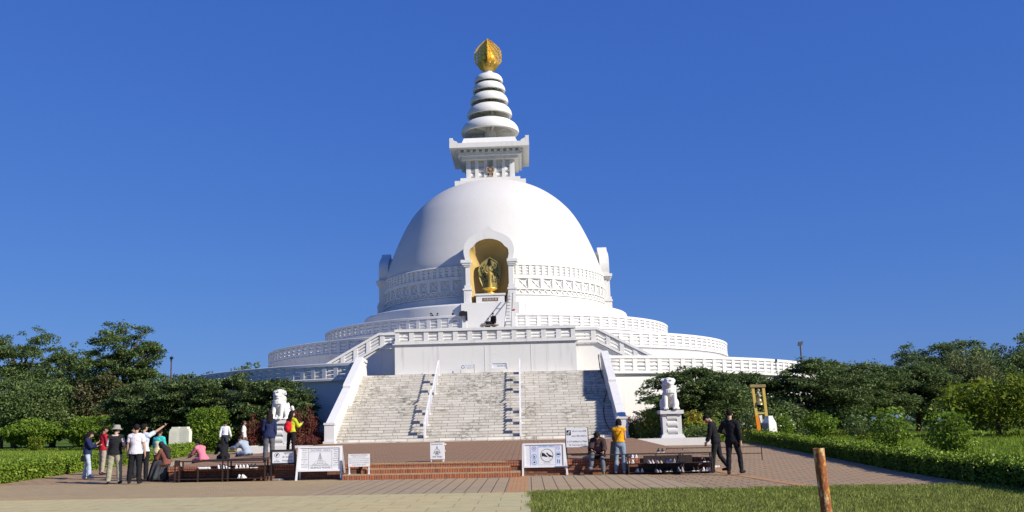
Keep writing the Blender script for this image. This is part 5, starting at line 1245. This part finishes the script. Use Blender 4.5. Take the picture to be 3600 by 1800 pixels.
p = person('bare legged man in cap, white shirt and shorts walking by the bed wall', feet(612, 1143), -78, 1.74, thigh=((-22, 3), (14, 3)), knee=(24, 6), arm=((6, 6), (-8, 8)), elbow=((14, 4), (18, 4)), top=('shirt', cloth('cream_white_cotton', (.68, .67, .60)), .9, -.03, .03), bottom=('shorts', cloth('dark_grey_shorts', (.07, .065, .06)), .95, .028, 0), shoes='none')
extra(p, 'cap', cloth('brown_cap', (.10, .075, .06)), lambda b, p: (b.ell(p['hc'] + p['hu']*.034*p['h'] - p['hf']*.004, .058*p['h'], .064*p['h'], .036*p['h'], p['HM']), b.ell(p['hc'] + p['hf']*.07*p['h'] + p['hu']*.028*p['h'], .036*p['h'], .036*p['h'], .006*p['h'], p['HM'])))
extra(p, 'back_panel', cloth('grey_cotton', (.13, .135, .14)), lambda b, p: b.loft([[p['pel'] + p['up']*(z*p['h']) + p['rt']*(x*p['h']) - p['fw']*(y*p['h']) for x, y in ((-.085, .045), (-.05, .078), (.05, .078), (.085, .045))] for z in (-.03, .1, .2, .26)]), 'auto')
# -- at the racks
p = person('dark haired woman in navy jacket and grey trousers standing at the rack by the lion', onplaza(676, 1164), 20, 1.70, fem=True, hair='long', head=(6, 40, 0), arm=((6, 8), (8, 8)), elbow=((60, -14), (20, 0)), thigh=((2, 3), (-2, 3)), skin=SKIN_L, top=('jacket', navy, 1.9, -.07, .028), bottom=('trousers', cloth('grey_trousers', (.11, .11, .125)), 1.97, .026, .018))
person('woman in lime jacket and black trousers with a red backpack', onplaza(732, 1150), -25, 1.72, fem=True, hair='long', head=(6, -30, 0), arm=((10, 8), (34, 12)), elbow=((20, 2), (78, -8)), thigh=((2, 9), (-2, 4)), skin=SKIN_L, top=('jacket', cloth('lime_fleece', (.46, .52, .035)), 1.92, .0, .026), bottom=('trousers', blackc, 1.97, .006, .012))
q0 = onplaza(732, 1150); bk = MB(); bk.ell((0, 0, 0), .17, .11, .23); bk.ell((0, -.08, -.05), .13, .07, .13); 
for s in (-1, 1): bk.tube([(s*.1, .04, .2), (s*.11, .12, .3), (s*.12, .2, .25)], .016, 6)
o = bk.build('backpack', cloth('red_nylon', (.62, .02, .035)), None, True); o.location = (q0[0] - .09, q0[1] - .17, q0[2] + 1.14); o.rotation_euler = (0, 0, R(-25)); tag(o, 'bright red backpack worn over the lime jacket', 'backpack')
person('person in a dark hooded top with bowed head sitting on the plaza edge', (5.08, -60.40, 0), 172, 1.68, lean=20, head=(40, 0, 0), arm=((34, 12), (40, 10)), elbow=((26, -8), (30, -10)), thigh=((76, 7), (96, 12)), knee=(72, 84), seat=.50, top=('hooded_top', cloth('brown_black_knit', (.055, .035, .035)), 1.95, -.04, .045), outer=('scarf_panel', cloth('mauve_brown', (.16, .10, .105)), -1, .06, .056), bottom=('jeans', cloth('grey_denim', (.13, .15, .18)), 1.95, .02, .01), fem=True, hair='bob', shoes=cloth('tan_boot', (.22, .18, .12)))
p = person('woman in yellow top and blue jeans with a bob haircut seen from behind', feet(1562, 1193), -12, 1.66, fem=True, hair='bob', head=(22, -8, 0), arm=((12, 7), (14, 4)), elbow=((26, 0), (70, -20)), thigh=((-3, 5), (5, 3)), knee=(2, 8), skin=SKIN_L, top=('top', cloth('marigold_knit', (.78, .36, .015)), .12, .035, .022), bottom=('jeans', jeans_m, 1.97, .016, .012), shoes=cloth('white_sneaker', (.7, .68, .66)))
extra(p, 'sleeve', cloth('brown_sleeve', (.24, .15, .11)), lambda b, p: [b.cap(q[1], q[2], q[3] + .012, q[4] + .012) for q in p['bones'] if q[0] in ('uarm',) and q[1].x < 0])
extra(p, 'bag_strap', cloth('brown_strap', (.25, .14, .05)), lambda b, p: b.tube([p['pel'] + p['rt']*(x*p['h']) - p['fw']*(y*p['h']) + p['up']*(z*p['h']) for x, y, z in ((-.08, .062, .04), (-.04, .08, .1), (.02, .084, .18), (.07, .07, .26))], .009, 6))
bb = MB(); bb.hexa([(-.09, -.07, -.55), (.06, -.07, -.6), (.06, .07, -.6), (-.09, .07, -.55), (-.03, -.05, 0), (.04, -.05, 0), (.04, .05, 0), (-.03, .05, 0)]); o = bb.build('jacket', blackc); o.location = (feet(1562, 1193)[0] - .24, feet(1562, 1193)[1] - .1, 1.02); tag(o, 'black jacket hanging from the arm of the woman in yellow', 'jacket')
person('man in black suit bowing his head and stepping towards the long shoe rack', feet(1806, 1190), 62, 1.80, lean=10, head=(46, 0, 0), arm=((6, 5), (-4, 6)), elbow=((18, 0), (20, 0)), thigh=((10, 3), (-8, 3)), knee=(4, 26), skin=SKIN_L, top=('suit_jacket', blackc, 1.9, -.05, .022), bottom=('trousers', cloth('black_trousers', (.020, .020, .023)), 1.97, .012, .010))
p = person('man in black suit walking upright with swinging arms beside the long shoe rack', feet(1848, 1196), -28, 1.84, head=(10, 10, 0), lean_s=-3, arm=((28, 34), (-10, 12)), elbow=((46, -20), (14, 6)), thigh=((-4, 4), (14, 9)), knee=(2, 22), skin=SKIN_L, top=('suit_jacket', blackc, 1.88, -.055, .022), bottom=('trousers', cloth('black_trousers', (.020, .020, .023)), 1.97, .012, .008))
extra(p, 'shirt_collar', white, lambda b, p: b.lathe([(.058, 0), (.062, .0), (.062, .03), (.058, .03)], 16, tuple(p['neck'] + Vector((0, 0, .0))), closed=True))
# -- up on the terraces
for (px, py, Y, zf, fc, kw, lab) in ((1241, 786, -17.5, 0, 140, dict(head=(26, 0, 0), hair='short', top=('jacket', blackc, 1.9, -.04, .035), bottom=('trousers', darkt, 1.95, .015, 0)), 'young man in dark jacket standing by the bench on the upper terrace'),
                         (1228, 799, -17.72, 0, 175, dict(head=(8, 0, 0), hair='short', thigh=((85, 6), (85, 6)), knee=(80, 80), top=('jacket', blackc, 1.9, -.04, .03), bottom=('trousers', darkt, 1.95, .015, 0), arm=((20, 30), (20, 10)), elbow=((30, 10), (40, -10))), 'boy in dark jacket sitting at the bench on the upper terrace'),
                         (1090, 785, -15.2, 0, 150, dict(hair='long', fem=True, top=('jacket', blackc, 1.9, -.04, .03), bottom=('trousers', darkt, 1.95, .015, 0)), 'woman with long hair whose head shows above the upper balustrade'),
                         (1098, 781, -15.0, 0, 200, dict(hair='short', top=('jacket', darkt, 1.9, -.04, .03), bottom=('trousers', darkt, 1.95, .015, 0)), 'man whose head shows above the upper balustrade beside the long haired woman'),
                         (1143, 780, -15.4, 0, 30, dict(hair='bob', fem=True, top=('jacket', blackc, 1.9, -.04, .03), bottom=('trousers', darkt, 1.95, .015, 0)), 'dark haired person standing alone behind the upper balustrade near the draped jacket')):
    tp = on_y(px, py, Y); hh = 1.66
    seat_ = None
    if 'thigh' in kw: base = (tp.x, tp.y, tp.z - 1.42); kw['seat'] = .47
    elif Y < -17: base = (tp.x, tp.y, 8.67)
    else: base = (tp.x, tp.y, 9.27); hh = 1.52; kw['lean'] = 30
    person(lab, base, fc, hh, skin=SKIN_L, **kw)
# ------------------------------------------------------------------ vegetation
def unit(n, g=RNG):
    v = g.normal(size=(n, 3)); return v/np.linalg.norm(v, axis=1)[:, None]
def leaf_quads(P_, size, aspect=2., flat=0., g=RNG, curl=.0):
    """one pointed leaf (a rhombus) at every point; flat 0..1 turns them level"""
    n = len(P_); d = unit(n, g); d[:, 2] *= (1 - flat); d /= np.linalg.norm(d, axis=1)[:, None] + 1e-9
    nn = unit(n, g); nn[:, 2] = np.abs(nn[:, 2]) + flat*2.2; s = np.cross(d, nn); s /= np.linalg.norm(s, axis=1)[:, None] + 1e-9
    L = size*g.uniform(.6, 1.25, n)[:, None]; W = L/aspect
    up = np.cross(s, d)*L*.12
    return np.stack([P_ - d*L*.5, P_ - s*W*.5 + up, P_ + d*L*.5 - up, P_ + s*W*.5 + up], 1)
def pads(C, rad, thick, n, size, aspect, flat, g, droop=.25):
    out = []
    for c, r in zip(C, rad):
        k = max(6, int(n*r*r)); a = g.uniform(0, 2*pi, k); q = np.sqrt(g.uniform(0, 1, k))*r*g.uniform(.75, 1.15, k)
        t = g.normal(0, .14, 2)
        z = g.normal(0, thick, k) - droop*(q/r)**2*r*.5
        pts = np.stack([np.cos(a)*q, np.sin(a)*q, z + t[0]*np.cos(a)*q + t[1]*np.sin(a)*q], 1) + c
        out.append(leaf_quads(pts, size, aspect, flat, g))
    return np.concatenate(out)
def clumps(C, rad, n, size, aspect, g, squash=.8):
    out = []
    for c, r in zip(C, rad):
        k = max(8, int(n*r*r)); v = unit(k, g)*(g.uniform(.35, 1.05, k)**.5)[:, None]*r; v[:, 2] *= squash
        out.append(leaf_quads(v + c, size, aspect, .25, g))
    return np.concatenate(out)
def inside(n, rx, ry, rz, g, lo=-.9, bias=.45):
    out = []
    while len(out) < n:
        v = g.normal(size=3); v /= np.linalg.norm(v); v *= g.uniform(0, 1)**bias
        if v[2] > lo: out.append((v[0]*rx, v[1]*ry, v[2]*rz))
    return np.array(out)
def trunk(t, h, r, targets, mat=None, n=9, g=random):
    b = MB(); top = Vector((g.uniform(-.2, .2), g.uniform(-.2, .2), h)); b.tube([(0, 0, -.15), (0, 0, .15), top*.5 + Vector((.05, 0, 0)), top], [r*1.35, r*1.1, r*.85, r*.6], 9)
    for c in targets:
        c = Vector(c); s = top*g.uniform(.55, 1); m = s.lerp(c, .5) + Vector((0, 0, .12*(c - s).length)); b.tube([s, m, c], [r*.4, r*.26, r*.06], 6)
    return b.build('trunk', mat or M['bark'], t, True)
def wind(px, Y): return on_y(px, 1060, Y).x
def layered_tree(label, x, y, top, r, seed, mat='leaf_dark', base=.5, npad=190, leafn=210, ls=.25, cat='tree', group=None, tall=1.):
    g = np.random.default_rng(seed); z0 = gz(y); t = thing('layered_tree', label, cat, (x, y, z0), 0, group)
    H = top - z0; C = []; rad = []
    for i in range(npad):
        f = (i + g.uniform())/npad; z = base + (H - base - .12)*(f**.8)
        prof = math.sin(pi*(.16 + .80*f**1.25))**.62
        a = g.uniform(0, 2*pi); q = r*prof*math.sqrt(g.uniform(.12, 1))*g.uniform(.85, 1.1)
        C.append((cos(a)*q, sin(a)*q*.9, z + g.normal(0, .12))); rad.append(g.uniform(.55, 1.2)*(1.08 - .38*f))
    C = np.array(C); trunk(t, H*.62, .05 + .028*H, C[::8], g=random.Random(seed))
    quads('crown', pads(C, rad, .07, leafn, ls, 2.6, .55, g), M[mat], t); return t
def broad_tree(label, x, y, top, r, seed, mat='leaf_mid', cz=.58, ncl=85, leafn=190, ls=.27, base=1.0, squash=.8, name='broadleaf_tree', cat='tree', flatcl=False, group=None):
    g = np.random.default_rng(seed); z0 = gz(y); t = thing(name, label, cat, (x, y, z0), 0, group); H = top - z0
    rz = (H - base)/2; C = inside(ncl, r, r, rz, g, -.95, .38) + np.array((0, 0, base + rz)); C[:, :2] += g.normal(0, .25, (ncl, 2))
    wz = np.clip((C[:, 2] - base)/(H - base), 0, 1); C[:, 0] *= 1 + .12*np.sin(C[:, 2]*2 + seed); rad = g.uniform(.55, 1.25, ncl)*(.75 + .07*r)*(1.1 - .4*wz)
    C[:, 2] = np.minimum(C[:, 2] + (.05*H if flatcl else 0), H - (.15 if flatcl else rad*.55*squash))
    trunk(t, H*.6, .06 + .022*H, C[::7], g=random.Random(seed))
    if flatcl: Q = pads(C, rad*1.1, .13, leafn, ls, 2.2, .4, g, .45)
    else: Q = clumps(C, rad, leafn, ls, 1.9, g, squash)
    quads('crown', Q, M[mat], t); return t

GR = 'layered trees round the pagoda'
for px, Y, top, r, sd_, lab in ((1745, -31, 4.95, 3.1, 1, 'layered dark tree just behind the lion among yellow flowers'), (1870, -25, 4.8, 3.2, 2, 'layered dark tree behind the yellow bell frame'), (2075, -26, 5.55, 3.4, 3, 'layered dark tree directly behind the floodlight post'),
                                (2185, -19, 5.5, 3.5, 4, 'layered dark tree next after the one behind the floodlight post'), (2310, -16, 5.6, 3.3, 5, 'layered dark tree last of its row beside the olive tree'),
                                (690, -28, 4.95, 3.1, 6, 'layered dark tree behind the lion between red amaranth'), (575, -26, 5.4, 3.5, 7, 'layered dark tree behind the round glossy shrub'), (470, -24, 5.5, 3.5, 8, 'layered dark tree below the curved lamp post'), (365, -22, 5.2, 3.4, 9, 'layered dark tree below the tallest garden tree')):
    layered_tree(lab, wind(px, Y), Y, top, r, sd_, group=GR, base=1.4 if px > 2150 else .5)
broad_tree('tallest garden tree with tiered feathery crown rising above its neighbours', wind(308, -2), -2, 12.6, 3.3, 21, 'leaf_mid', ncl=170, base=1.6, flatcl=True, leafn=200, ls=.28)
broad_tree('high tree with a domed top at the edge beside the tall garden tree group', wind(40, 5), 5, 12.9, 4.6, 22, 'leaf_mid', ncl=170, base=1.2, flatcl=True, leafn=200, ls=.28)
broad_tree('mid green tree with a rounded top between the high domed tree and the tallest tree', wind(135, 4), 4, 11.6, 4.2, 23, 'leaf_mid', ncl=110, base=1.2)
broad_tree('dark sloping topped tree leaning against the tallest garden tree', wind(205, 6), 6, 10.4, 3.4, 24, 'leaf_mid', ncl=95, base=1.5, flatcl=True, leafn=200, ls=.28)
broad_tree('brownish drying tree in front of the tall garden trees', wind(235, -4), -4, 7.4, 3.2, 25, 'leaf_brown', ncl=80, base=1.0)
broad_tree('dense green tree in front of the high domed tree', wind(105, -6), -6, 7.0, 3.8, 26, 'leaf_mid', ncl=100, base=.5)
broad_tree('dense dark tree at the edge below the high domed tree', wind(5, -6), -6, 7.4, 3.6, 27, 'leaf_dark', ncl=90, base=.5)
broad_tree('feathery dark tree with ragged top behind the olive tree', wind(2345, 4), 4, 8.7, 3.6, 31, 'leaf_dark', ncl=90, base=1.4, flatcl=True, leafn=200, ls=.28)
broad_tree('dark flat topped tree next to the ragged topped tree', wind(2425, 6), 6, 9.0, 3.6, 32, 'leaf_dark', ncl=85, base=1.4, flatcl=True, leafn=200, ls=.28)
broad_tree('round green tree behind the bright leaved tree', wind(2530, -4), -4, 8.0, 4.4, 33, 'leaf_mid', ncl=110, base=1.0)
broad_tree('olive coloured fine leaved tree beyond the last layered tree', wind(2420, -12), -12, 6.7, 3.4, 34, 'leaf_olive', ncl=100, base=.8, ls=.24, leafn=190)
broad_tree('dark tree with drooping twigs at the far edge behind the round green tree', wind(2600, 2), 2, 9.4, 3.2, 35, 'leaf_dark', ncl=70, base=1.2)
broad_tree('bright yellow green tree with large leaves at the garden edge', wind(2510, -38), -38, 3.45, 3.0, 36, 'leaf_yellow', ncl=95, base=.5, ls=.26, leafn=100)
broad_tree('dark bush tree in the shade under the bright leaved tree', wind(2450, -20), -20, 3.6, 2.6, 37, 'leaf_dark', ncl=70, base=.2, ls=.24, leafn=90)
broad_tree('dark bush tree filling the gap under the olive tree', wind(2370, -12), -12, 3.4, 2.6, 38, 'leaf_dark', ncl=60, base=.2, ls=.24, leafn=90)
broad_tree('two topped tree peeping over the lowest terrace', wind(622, 55), 55, 12.6, 2.6, 39, 'leaf_dark', ncl=45, base=6, ls=.4, leafn=70)
broad_tree('feathery tree peeping beside the middle terrace edge', wind(655, 58), 58, 12.9, 2.8, 40, 'leaf_dark', ncl=50, base=6, ls=.4, leafn=70)
for i, (px, Y, top, r) in enumerate(((2090, -5, 6.7, 3.2), (2210, 0, 6.8, 3.2), (2130, 12, 7.4, 3.4), (1850, 45, 11.2, 2.8), (420, -5, 6.9, 3.2), (520, 8, 8.0, 3.6))):
    broad_tree(('dark tree top showing just past the floodlight post', 'dark tree top with bare twigs behind the layered row', 'rounded far tree top between two layered trees', 'far tree peeping at the end of the middle terrace', 'dark tree top behind the curved lamp post', 'far rounded tree top beyond the curved lamp post')[i], wind(px, Y), Y, top, r, 50 + i, 'leaf_dark', ncl=60, base=1.5, leafn=110, ls=.28)
g = np.random.default_rng(77); Q = []
for i in range(150):
    s = -1 if i % 2 else 1; x = s*g.uniform(42, 150); y = 60 + g.uniform(-10, 10) - abs(x)*.35; z = g.uniform(.5, 6.5)
    Q.append(((x, y, z), g.uniform(1.4, 2.8)))
o = quads('far_wood', clumps(np.array([q[0] for q in Q]), [q[1] for q in Q], 22, .7, 1.8, g), M['leaf_dark']); tag(o, 'dark far wood closing the view beyond the garden trees', 'wood', kind='stuff')

def bush(name, label, loc, rx, ry, h, seed, mat, n=1600, ls=.12, asp=1.9, cat='shrub', stems=9, core=True, petals=None, loose=.12, shell=.55, base=0., group=None):
    g = np.random.default_rng(seed); t = thing(name, label, cat, loc, g.uniform(0, 6), group)
    v = unit(n, g)*(g.uniform(shell, 1, n)**.6)[:, None]; v += g.normal(0, loose, (n, 3))*.6
    lump = 1 + .13*np.sin(v[:, 0]*5 + seed)*np.sin(v[:, 1]*4 + 2*seed) + .1*np.sin(v[:, 2]*7 + seed)
    hh = (h - base)/2; P_ = v*np.array((rx, ry, hh))*lump[:, None] + np.array((0, 0, base + hh)); P_ = P_[P_[:, 2] > .02]
    quads('foliage', leaf_quads(P_, ls, asp, .2, g), M[mat], t)
    b = MB(); rr = random.Random(seed)
    for k in range(stems):
        a = 2*pi*k/stems; b.tube([(.1*cos(a), .1*sin(a), -.05), (rx*.35*cos(a), ry*.35*sin(a), h*.45), (rx*.6*cos(a), ry*.6*sin(a), h*.8)], [.025, .018, .006], 5)
    b.build('stem', M['stem'], t, True)
    for pm, cnt, ps in (petals or []):
        w_ = unit(cnt, g); w_[:, 2] = np.abs(w_[:, 2])*1.0 - .1; pp_ = w_*np.array((rx, ry, hh))*1.02 + np.array((0, 0, base + hh))
        qs = np.concatenate([leaf_quads(pp_ + g.normal(0, ps*.2, pp_.shape), ps, 1.2, .3, g) for _ in range(3)]); quads('flower', qs, M[pm], t)
    return t
def rel(px, py): v = at(px, py); return v, (v - CAMP).length/FPX*K
def bush_px(name, label, px, pb, w_, pt, seed, mat, Y=None, **kw):
    v, u = rel(px, pb); h = (pb - pt)*u
    if Y is not None:
        v = on_y(px, pb, Y); v.z = gz(Y); u = (v - CAMP).length/FPX*K; h = on_y(px, pt, Y).z - v.z
    return bush(name, label, tuple(v), w_*u/2, w_*u/2*.85, h, seed, mat, **kw)
bush_px('clipped_shrub', 'broad flat topped clipped shrub standing alone at the edge of the lawn', 82, 1128, 140, 1060, 1, 'leaf_bright', Y=-15, n=7500, ls=.26, base=.5)
bush_px('clipped_shrub', 'clipped yellow green shrub behind the man in the red sweater', 225, 1126, 128, 1050, 2, 'leaf_bright', Y=-14, n=7500, ls=.26, base=.3)
bush_px('round_shrub', 'round glossy green shrub behind the man in white shirt', 523, 1122, 106, 1026, 3, 'leaf_bright', Y=-34, n=5200, ls=.17, shell=.7)
bush_px('small_shrub', 'small yellow leaved plant under the flat topped clipped shrub', 88, 1138, 40, 1095, 4, 'leaf_yellow', Y=-20, n=900, ls=.14)
bush_px('small_shrub', 'low green bush at the foot of the stone tablet', 462, 1152, 60, 1118, 5, 'leaf_bright', Y=-38, n=1500, ls=.10)
bush_px('small_shrub', 'dark low shrubs beside the man in white shirt', 660, 1136, 50, 1112, 6, 'leaf_mid', Y=-36, n=900, ls=.1)
bush_px('leafy_shrub', 'flat topped leafy shrub on bare stems beyond the white plinth', 2066, 1112, 86, 1046, 7, 'leaf_bright', n=2000, shell=.45, ls=.15, base=.4, stems=14)
bush_px('leafy_shrub', 'open upright shrub with reddish tips beside the flat topped shrub', 2246, 1132, 90, 1044, 8, 'leaf_bright', n=1500, ls=.15, stems=16, loose=.3)
bush_px('leafy_shrub', 'dark open shrub with one white flower behind the hedge', 2398, 1152, 92, 1055, 9, 'leaf_bright', n=1900, ls=.15, stems=14, loose=.3, petals=[('petal_white', 4, .2)])
bush_px('leafy_shrub', 'small shrub between the flat topped shrub and the open one', 2165, 1106, 60, 1052, 10, 'leaf_mid', n=1200, ls=.14, loose=.3)
bush_px('flowering_shrub', 'dark leaved shrub with small white flowers before the bell frame', 1896, 1100, 60, 1032, 11, 'leaf_mid', Y=-35, n=1700, ls=.13, petals=[('petal_white', 26, .12)])
bush_px('flowering_shrub', 'arching shrub with white flowers touching the white plinth', 1972, 1104, 60, 1038, 12, 'leaf_bright', Y=-36, n=1900, ls=.12, stems=18, loose=.25, petals=[('petal_white', 26, .12)])
bush_px('flowering_plant', 'low orange flowering plants at the end of the hedge by the bell', 1888, 1102, 60, 1080, 13, 'marigold', Y=-36.5, n=900, ls=.1, petals=[('petal_orange', 40, .09)])
for i, (px, pb, pt) in enumerate(((2130, 1102, 1084), (2195, 1112, 1094))):
    bush_px('weed_clump', ('bright weeds just past the flat topped shrub', 'bright weeds before the open upright shrub', 'bright weeds past the open upright shrub', 'bright weeds next to the shrub with the white flower', 'bright weeds past the shrub with the white flower', 'bright weeds at the far end of the shaded hedge')[i], px, pb, 60, pt, 60 + i, 'leaf_yellow', n=1100, ls=.13, loose=.35, cat='weeds', stems=12)
for i, (px, Y, w_, h_) in enumerate(((1850, -29, 110, 1010), (1975, -28, 120, 1005), (2090, -27, 120, 1005), (620, -27, 130, 1010), (1690, -30, 100, 1015))):
    bush_px('undergrowth_bush', ('dark bush low behind the orange flowers by the bell', 'dark bush low behind the white plinth', 'dark bush low under the trees by the floodlight post', 'dark bush low under the trees behind the man in white shirt', 'dark bush low behind the lion among yellow flowers')[i], px, 1095, w_, h_, 80 + i, 'leaf_dark', Y=Y, n=5200, ls=.2, shell=.3, stems=7)
# flower beds
def upright(name, label, x, y, z, w_, h, seed, mats, petals=None, n=1700, cat='flowering plant'):
    g = np.random.default_rng(seed); t = thing(name, label, cat, (x, y, z)); b = MB(); rr = random.Random(seed); P_ = []
    for k in range(26):
        a = rr.uniform(0, 2*pi); q = w_*math.sqrt(rr.random())*.5; hh = h*rr.uniform(.6, 1.04)*(1.05 - .35*(q/w_*2)**2); tx, ty = q*cos(a)*1.25, q*sin(a)*.8
        b.tube([(q*cos(a)*.5, q*sin(a)*.4, -.05), (tx*.9, ty*.9, hh*.6), (tx, ty, hh)], [.018, .013, .005], 5)
        m_ = n//26; f = g.uniform(.08, 1.03, m_)**.8; sp = (.13 + .12*w_)*(1.1 - .8*f)
        P_.append(np.stack([tx*(.5 + .5*f) + g.normal(0, 1, m_)*sp, ty*(.5 + .5*f) + g.normal(0, 1, m_)*sp, hh*f], 1))
    P_ = np.concatenate(P_); b.build('stem', M['stem'], t, True); k = len(mats)
    if k == 1: quads('foliage', leaf_quads(P_, .13, 2.6, .0, g), M[mats[0]], t)
    else:
        up_ = P_[:, 2] > h*g.uniform(.3, .75, len(P_)); quads('foliage', leaf_quads(P_[~up_], .13, 2.4, .1, g), M[mats[1]], t); quads('plume', leaf_quads(P_[up_], .12, 2.6, .0, g), M[mats[0]], t)
    for pm, cnt, ps in (petals or []):
        pp_ = P_[(P_[:, 2] > h*.5)]; pp_ = pp_[g.integers(0, len(pp_), cnt)]; quads('flower', np.concatenate([leaf_quads(pp_ + g.normal(0, ps*.2, pp_.shape), ps, 1.2, .2, g) for _ in range(3)]), M[pm], t)
    return t
def upx(name, label, px, Y, z, w_px, pt, seed, mats, **kw):
    v = on_y(px, 1080, Y); tp = on_y(px, pt, Y); u = (v - CAMP).length/FPX*K; return upright(name, label, v.x, Y, z, w_px*u, tp.z - z, seed, mats, **kw)
upx('amaranth', 'red amaranth bush beside the woman in the navy jacket', 640, -36.0, .55, 46, 1040, 1, ['amaranth'], n=2600)
upx('amaranth', 'tall red amaranth bush between the lion and the stairs', 762, -35.5, .55, 52, 1016, 2, ['amaranth'], n=3600)
upx('amaranth', 'brown red amaranth plants by the stair newel post', 798, -36.2, .55, 30, 1078, 3, ['amaranth'], n=1500)
upx('amaranth', 'short reddish plants at the foot of the wall by the stairs', 768, -37.4, .55, 60, 1092, 4, ['amaranth'], n=1500)
upx('amaranth', 'pinkish brown plumed plants against the white wall by the stairs', 1594, -36.2, .62, 40, 1034, 5, ['amaranth_pink', 'marigold'], n=2600)
upx('marigold', 'green bush with a few yellow flowers between the plumes and the lion', 1640, -37.2, .62, 56, 1034, 6, ['marigold'], petals=[('petal_yellow', 60, .12), ('petal_orange', 24, .12)], n=4200)
upx('marigold', 'bush full of orange and yellow flowers on the bell side of the lion', 1748, -36.4, .62, 50, 1030, 7, ['marigold'], petals=[('petal_orange', 80, .13), ('petal_yellow', 70, .12)], n=3400)
upx('marigold', 'low grey green plants beneath the orange flowers', 1758, -38.2, .62, 58, 1072, 8, ['leaf_mid'], n=1900)
upx('marigold', 'orange flowering plants glimpsed behind the bowing man', 1790, -35.5, .62, 44, 1044, 9, ['marigold'], petals=[('petal_orange', 26, .11)], n=1500)

def hedge(label, pts, w_, h, n, seed, mat='leaf_hedge'):
    g = np.random.default_rng(seed); t = thing('hedge', label, 'hedge', (pts[0][0], pts[0][1], 0)); o0 = np.array((pts[0][0], pts[0][1], 0)); b = MB(); P_ = []
    for (x0, y0), (x1, y1) in zip(pts[:-1], pts[1:]):
        d = np.array((x1 - x0, y1 - y0)); L = np.hypot(*d); d = d/L; s = np.array((-d[1], d[0])); k = int(n*L/sum(math.dist(a, c) for a, c in zip(pts[:-1], pts[1:])))
        c = [np.array((x0, y0)) - s*w_*.42, np.array((x1, y1)) - s*w_*.42, np.array((x1, y1)) + s*w_*.42, np.array((x0, y0)) + s*w_*.42]
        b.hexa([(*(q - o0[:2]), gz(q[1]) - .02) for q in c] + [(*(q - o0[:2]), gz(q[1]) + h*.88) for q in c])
        along = g.uniform(0, L, k); per = g.uniform(0, 2*h + w_, k); bul = 1 + .05*np.sin(along*2.1 + seed) + .05*np.sin(along*5.3)
        lat = np.where(per < h, -w_/2, np.where(per < h + w_, per - h - w_/2, w_/2)); zz = np.where(per < h, per, np.where(per < h + w_, h, per - h - w_))
        lat = lat*bul + g.normal(0, .035, k); zz = zz*bul + g.normal(0, .03, k)
        zz = np.where(g.uniform(0, 1, k) < .03, zz + g.uniform(0, .16, k), zz)
        x = x0 + d[0]*along + s[0]*lat; y = y0 + d[1]*along + s[1]*lat
        P_.append(np.stack([x - o0[0], y - o0[1], np.array([gz(q) for q in y]) + np.abs(zz)], 1))
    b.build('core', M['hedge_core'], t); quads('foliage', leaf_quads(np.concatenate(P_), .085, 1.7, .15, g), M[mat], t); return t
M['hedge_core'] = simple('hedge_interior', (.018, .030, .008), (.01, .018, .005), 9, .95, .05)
hedge('clipped hedge whose shaded side faces the paving beside the men in black', [(13.75, -74), (13.7, -68), (14.4, -60), (15.6, -37)], .8, .54, 42000, 1)
hedge('sunlit clipped hedge beside the standing group', [(-14.9, -72), (-14.85, -61), (-15.3, -50), (-15.9, -38)], .7, .56, 42000, 2)
# grass
def blades(name, N, fx, hmin, hmax, w_, seed, mat, label, lean=.5):
    g = np.random.default_rng(seed); P_ = fx(N, g); n = len(P_); h = g.uniform(hmin, hmax, n)[:, None]; a = g.uniform(0, 2*pi, n); d = np.stack([np.cos(a), np.sin(a), 0*a], 1); s = np.stack([-np.sin(a), np.cos(a), 0*a], 1)
    ln = g.uniform(.1, lean, n)[:, None]; ww = w_*g.uniform(.6, 1.2, n)[:, None]; up = np.array((0, 0, 1.))
    q = np.stack([P_ - s*ww/2, P_ + s*ww/2, P_ + up*h*.6 + d*h*ln*.45 + s*ww*.35, P_ + up*h*(1 - ln*.3) + d*h*ln], 1)
    o = quads(name, q, M[mat]); return tag(o, label, 'grass', kind='stuff')
def fg(N, g):
    x = g.uniform(2.75, 20, N); y = -67.85 - 13.5*g.uniform(0, 1, N)**1.15; e = .06*np.sin(x*3.1) + .05*np.sin(x*7.7) + .05*np.sin(y*5)
    k = (x > 2.9 + .1*np.sin(y*2.3) + g.normal(0, .05, N)) & (y < -67.9 + e + g.normal(0, .04, N)) & (x - 2.9 < (y + 91)*.95) & (np.sin(x*1.7 + 1.3*np.sin(y*.9))*np.sin(y*2.1 + x*.4) + g.normal(0, .5, N) > -.75)
    return np.stack([x, y, 0*x + .012], 1)[k]
blades('grass', 150000, fg, .035, .085, .012, 5, 'grass_blade', 'short mown grass growing beside the concrete path', .8)
def lawn(x0, x1, y0, y1):
    def f(N, g):
        x = g.uniform(x0, x1, N); y = y0 + (y1 - y0)*g.uniform(0, 1, N)**1.3; return np.stack([x, y, np.array([gz(q) for q in y])], 1)
    return f
M['lawn_blade'] = leaf('lawn_blades', (.16, .25, .026), (.25, .36, .036), (.36, .44, .06), .35, .7, .5)
blades('lawn_grass', 70000, lawn(14.6, 36, -70, -22), .08, .30, .035, 6, 'lawn_blade', 'tall bright grass beyond the shaded hedge', .7)
blades('lawn_grass', 60000, lawn(-45, -15.6, -62, -8), .05, .16, .04, 7, 'lawn_blade', 'sunlit lawn grass beyond the sunlit hedge', .7)
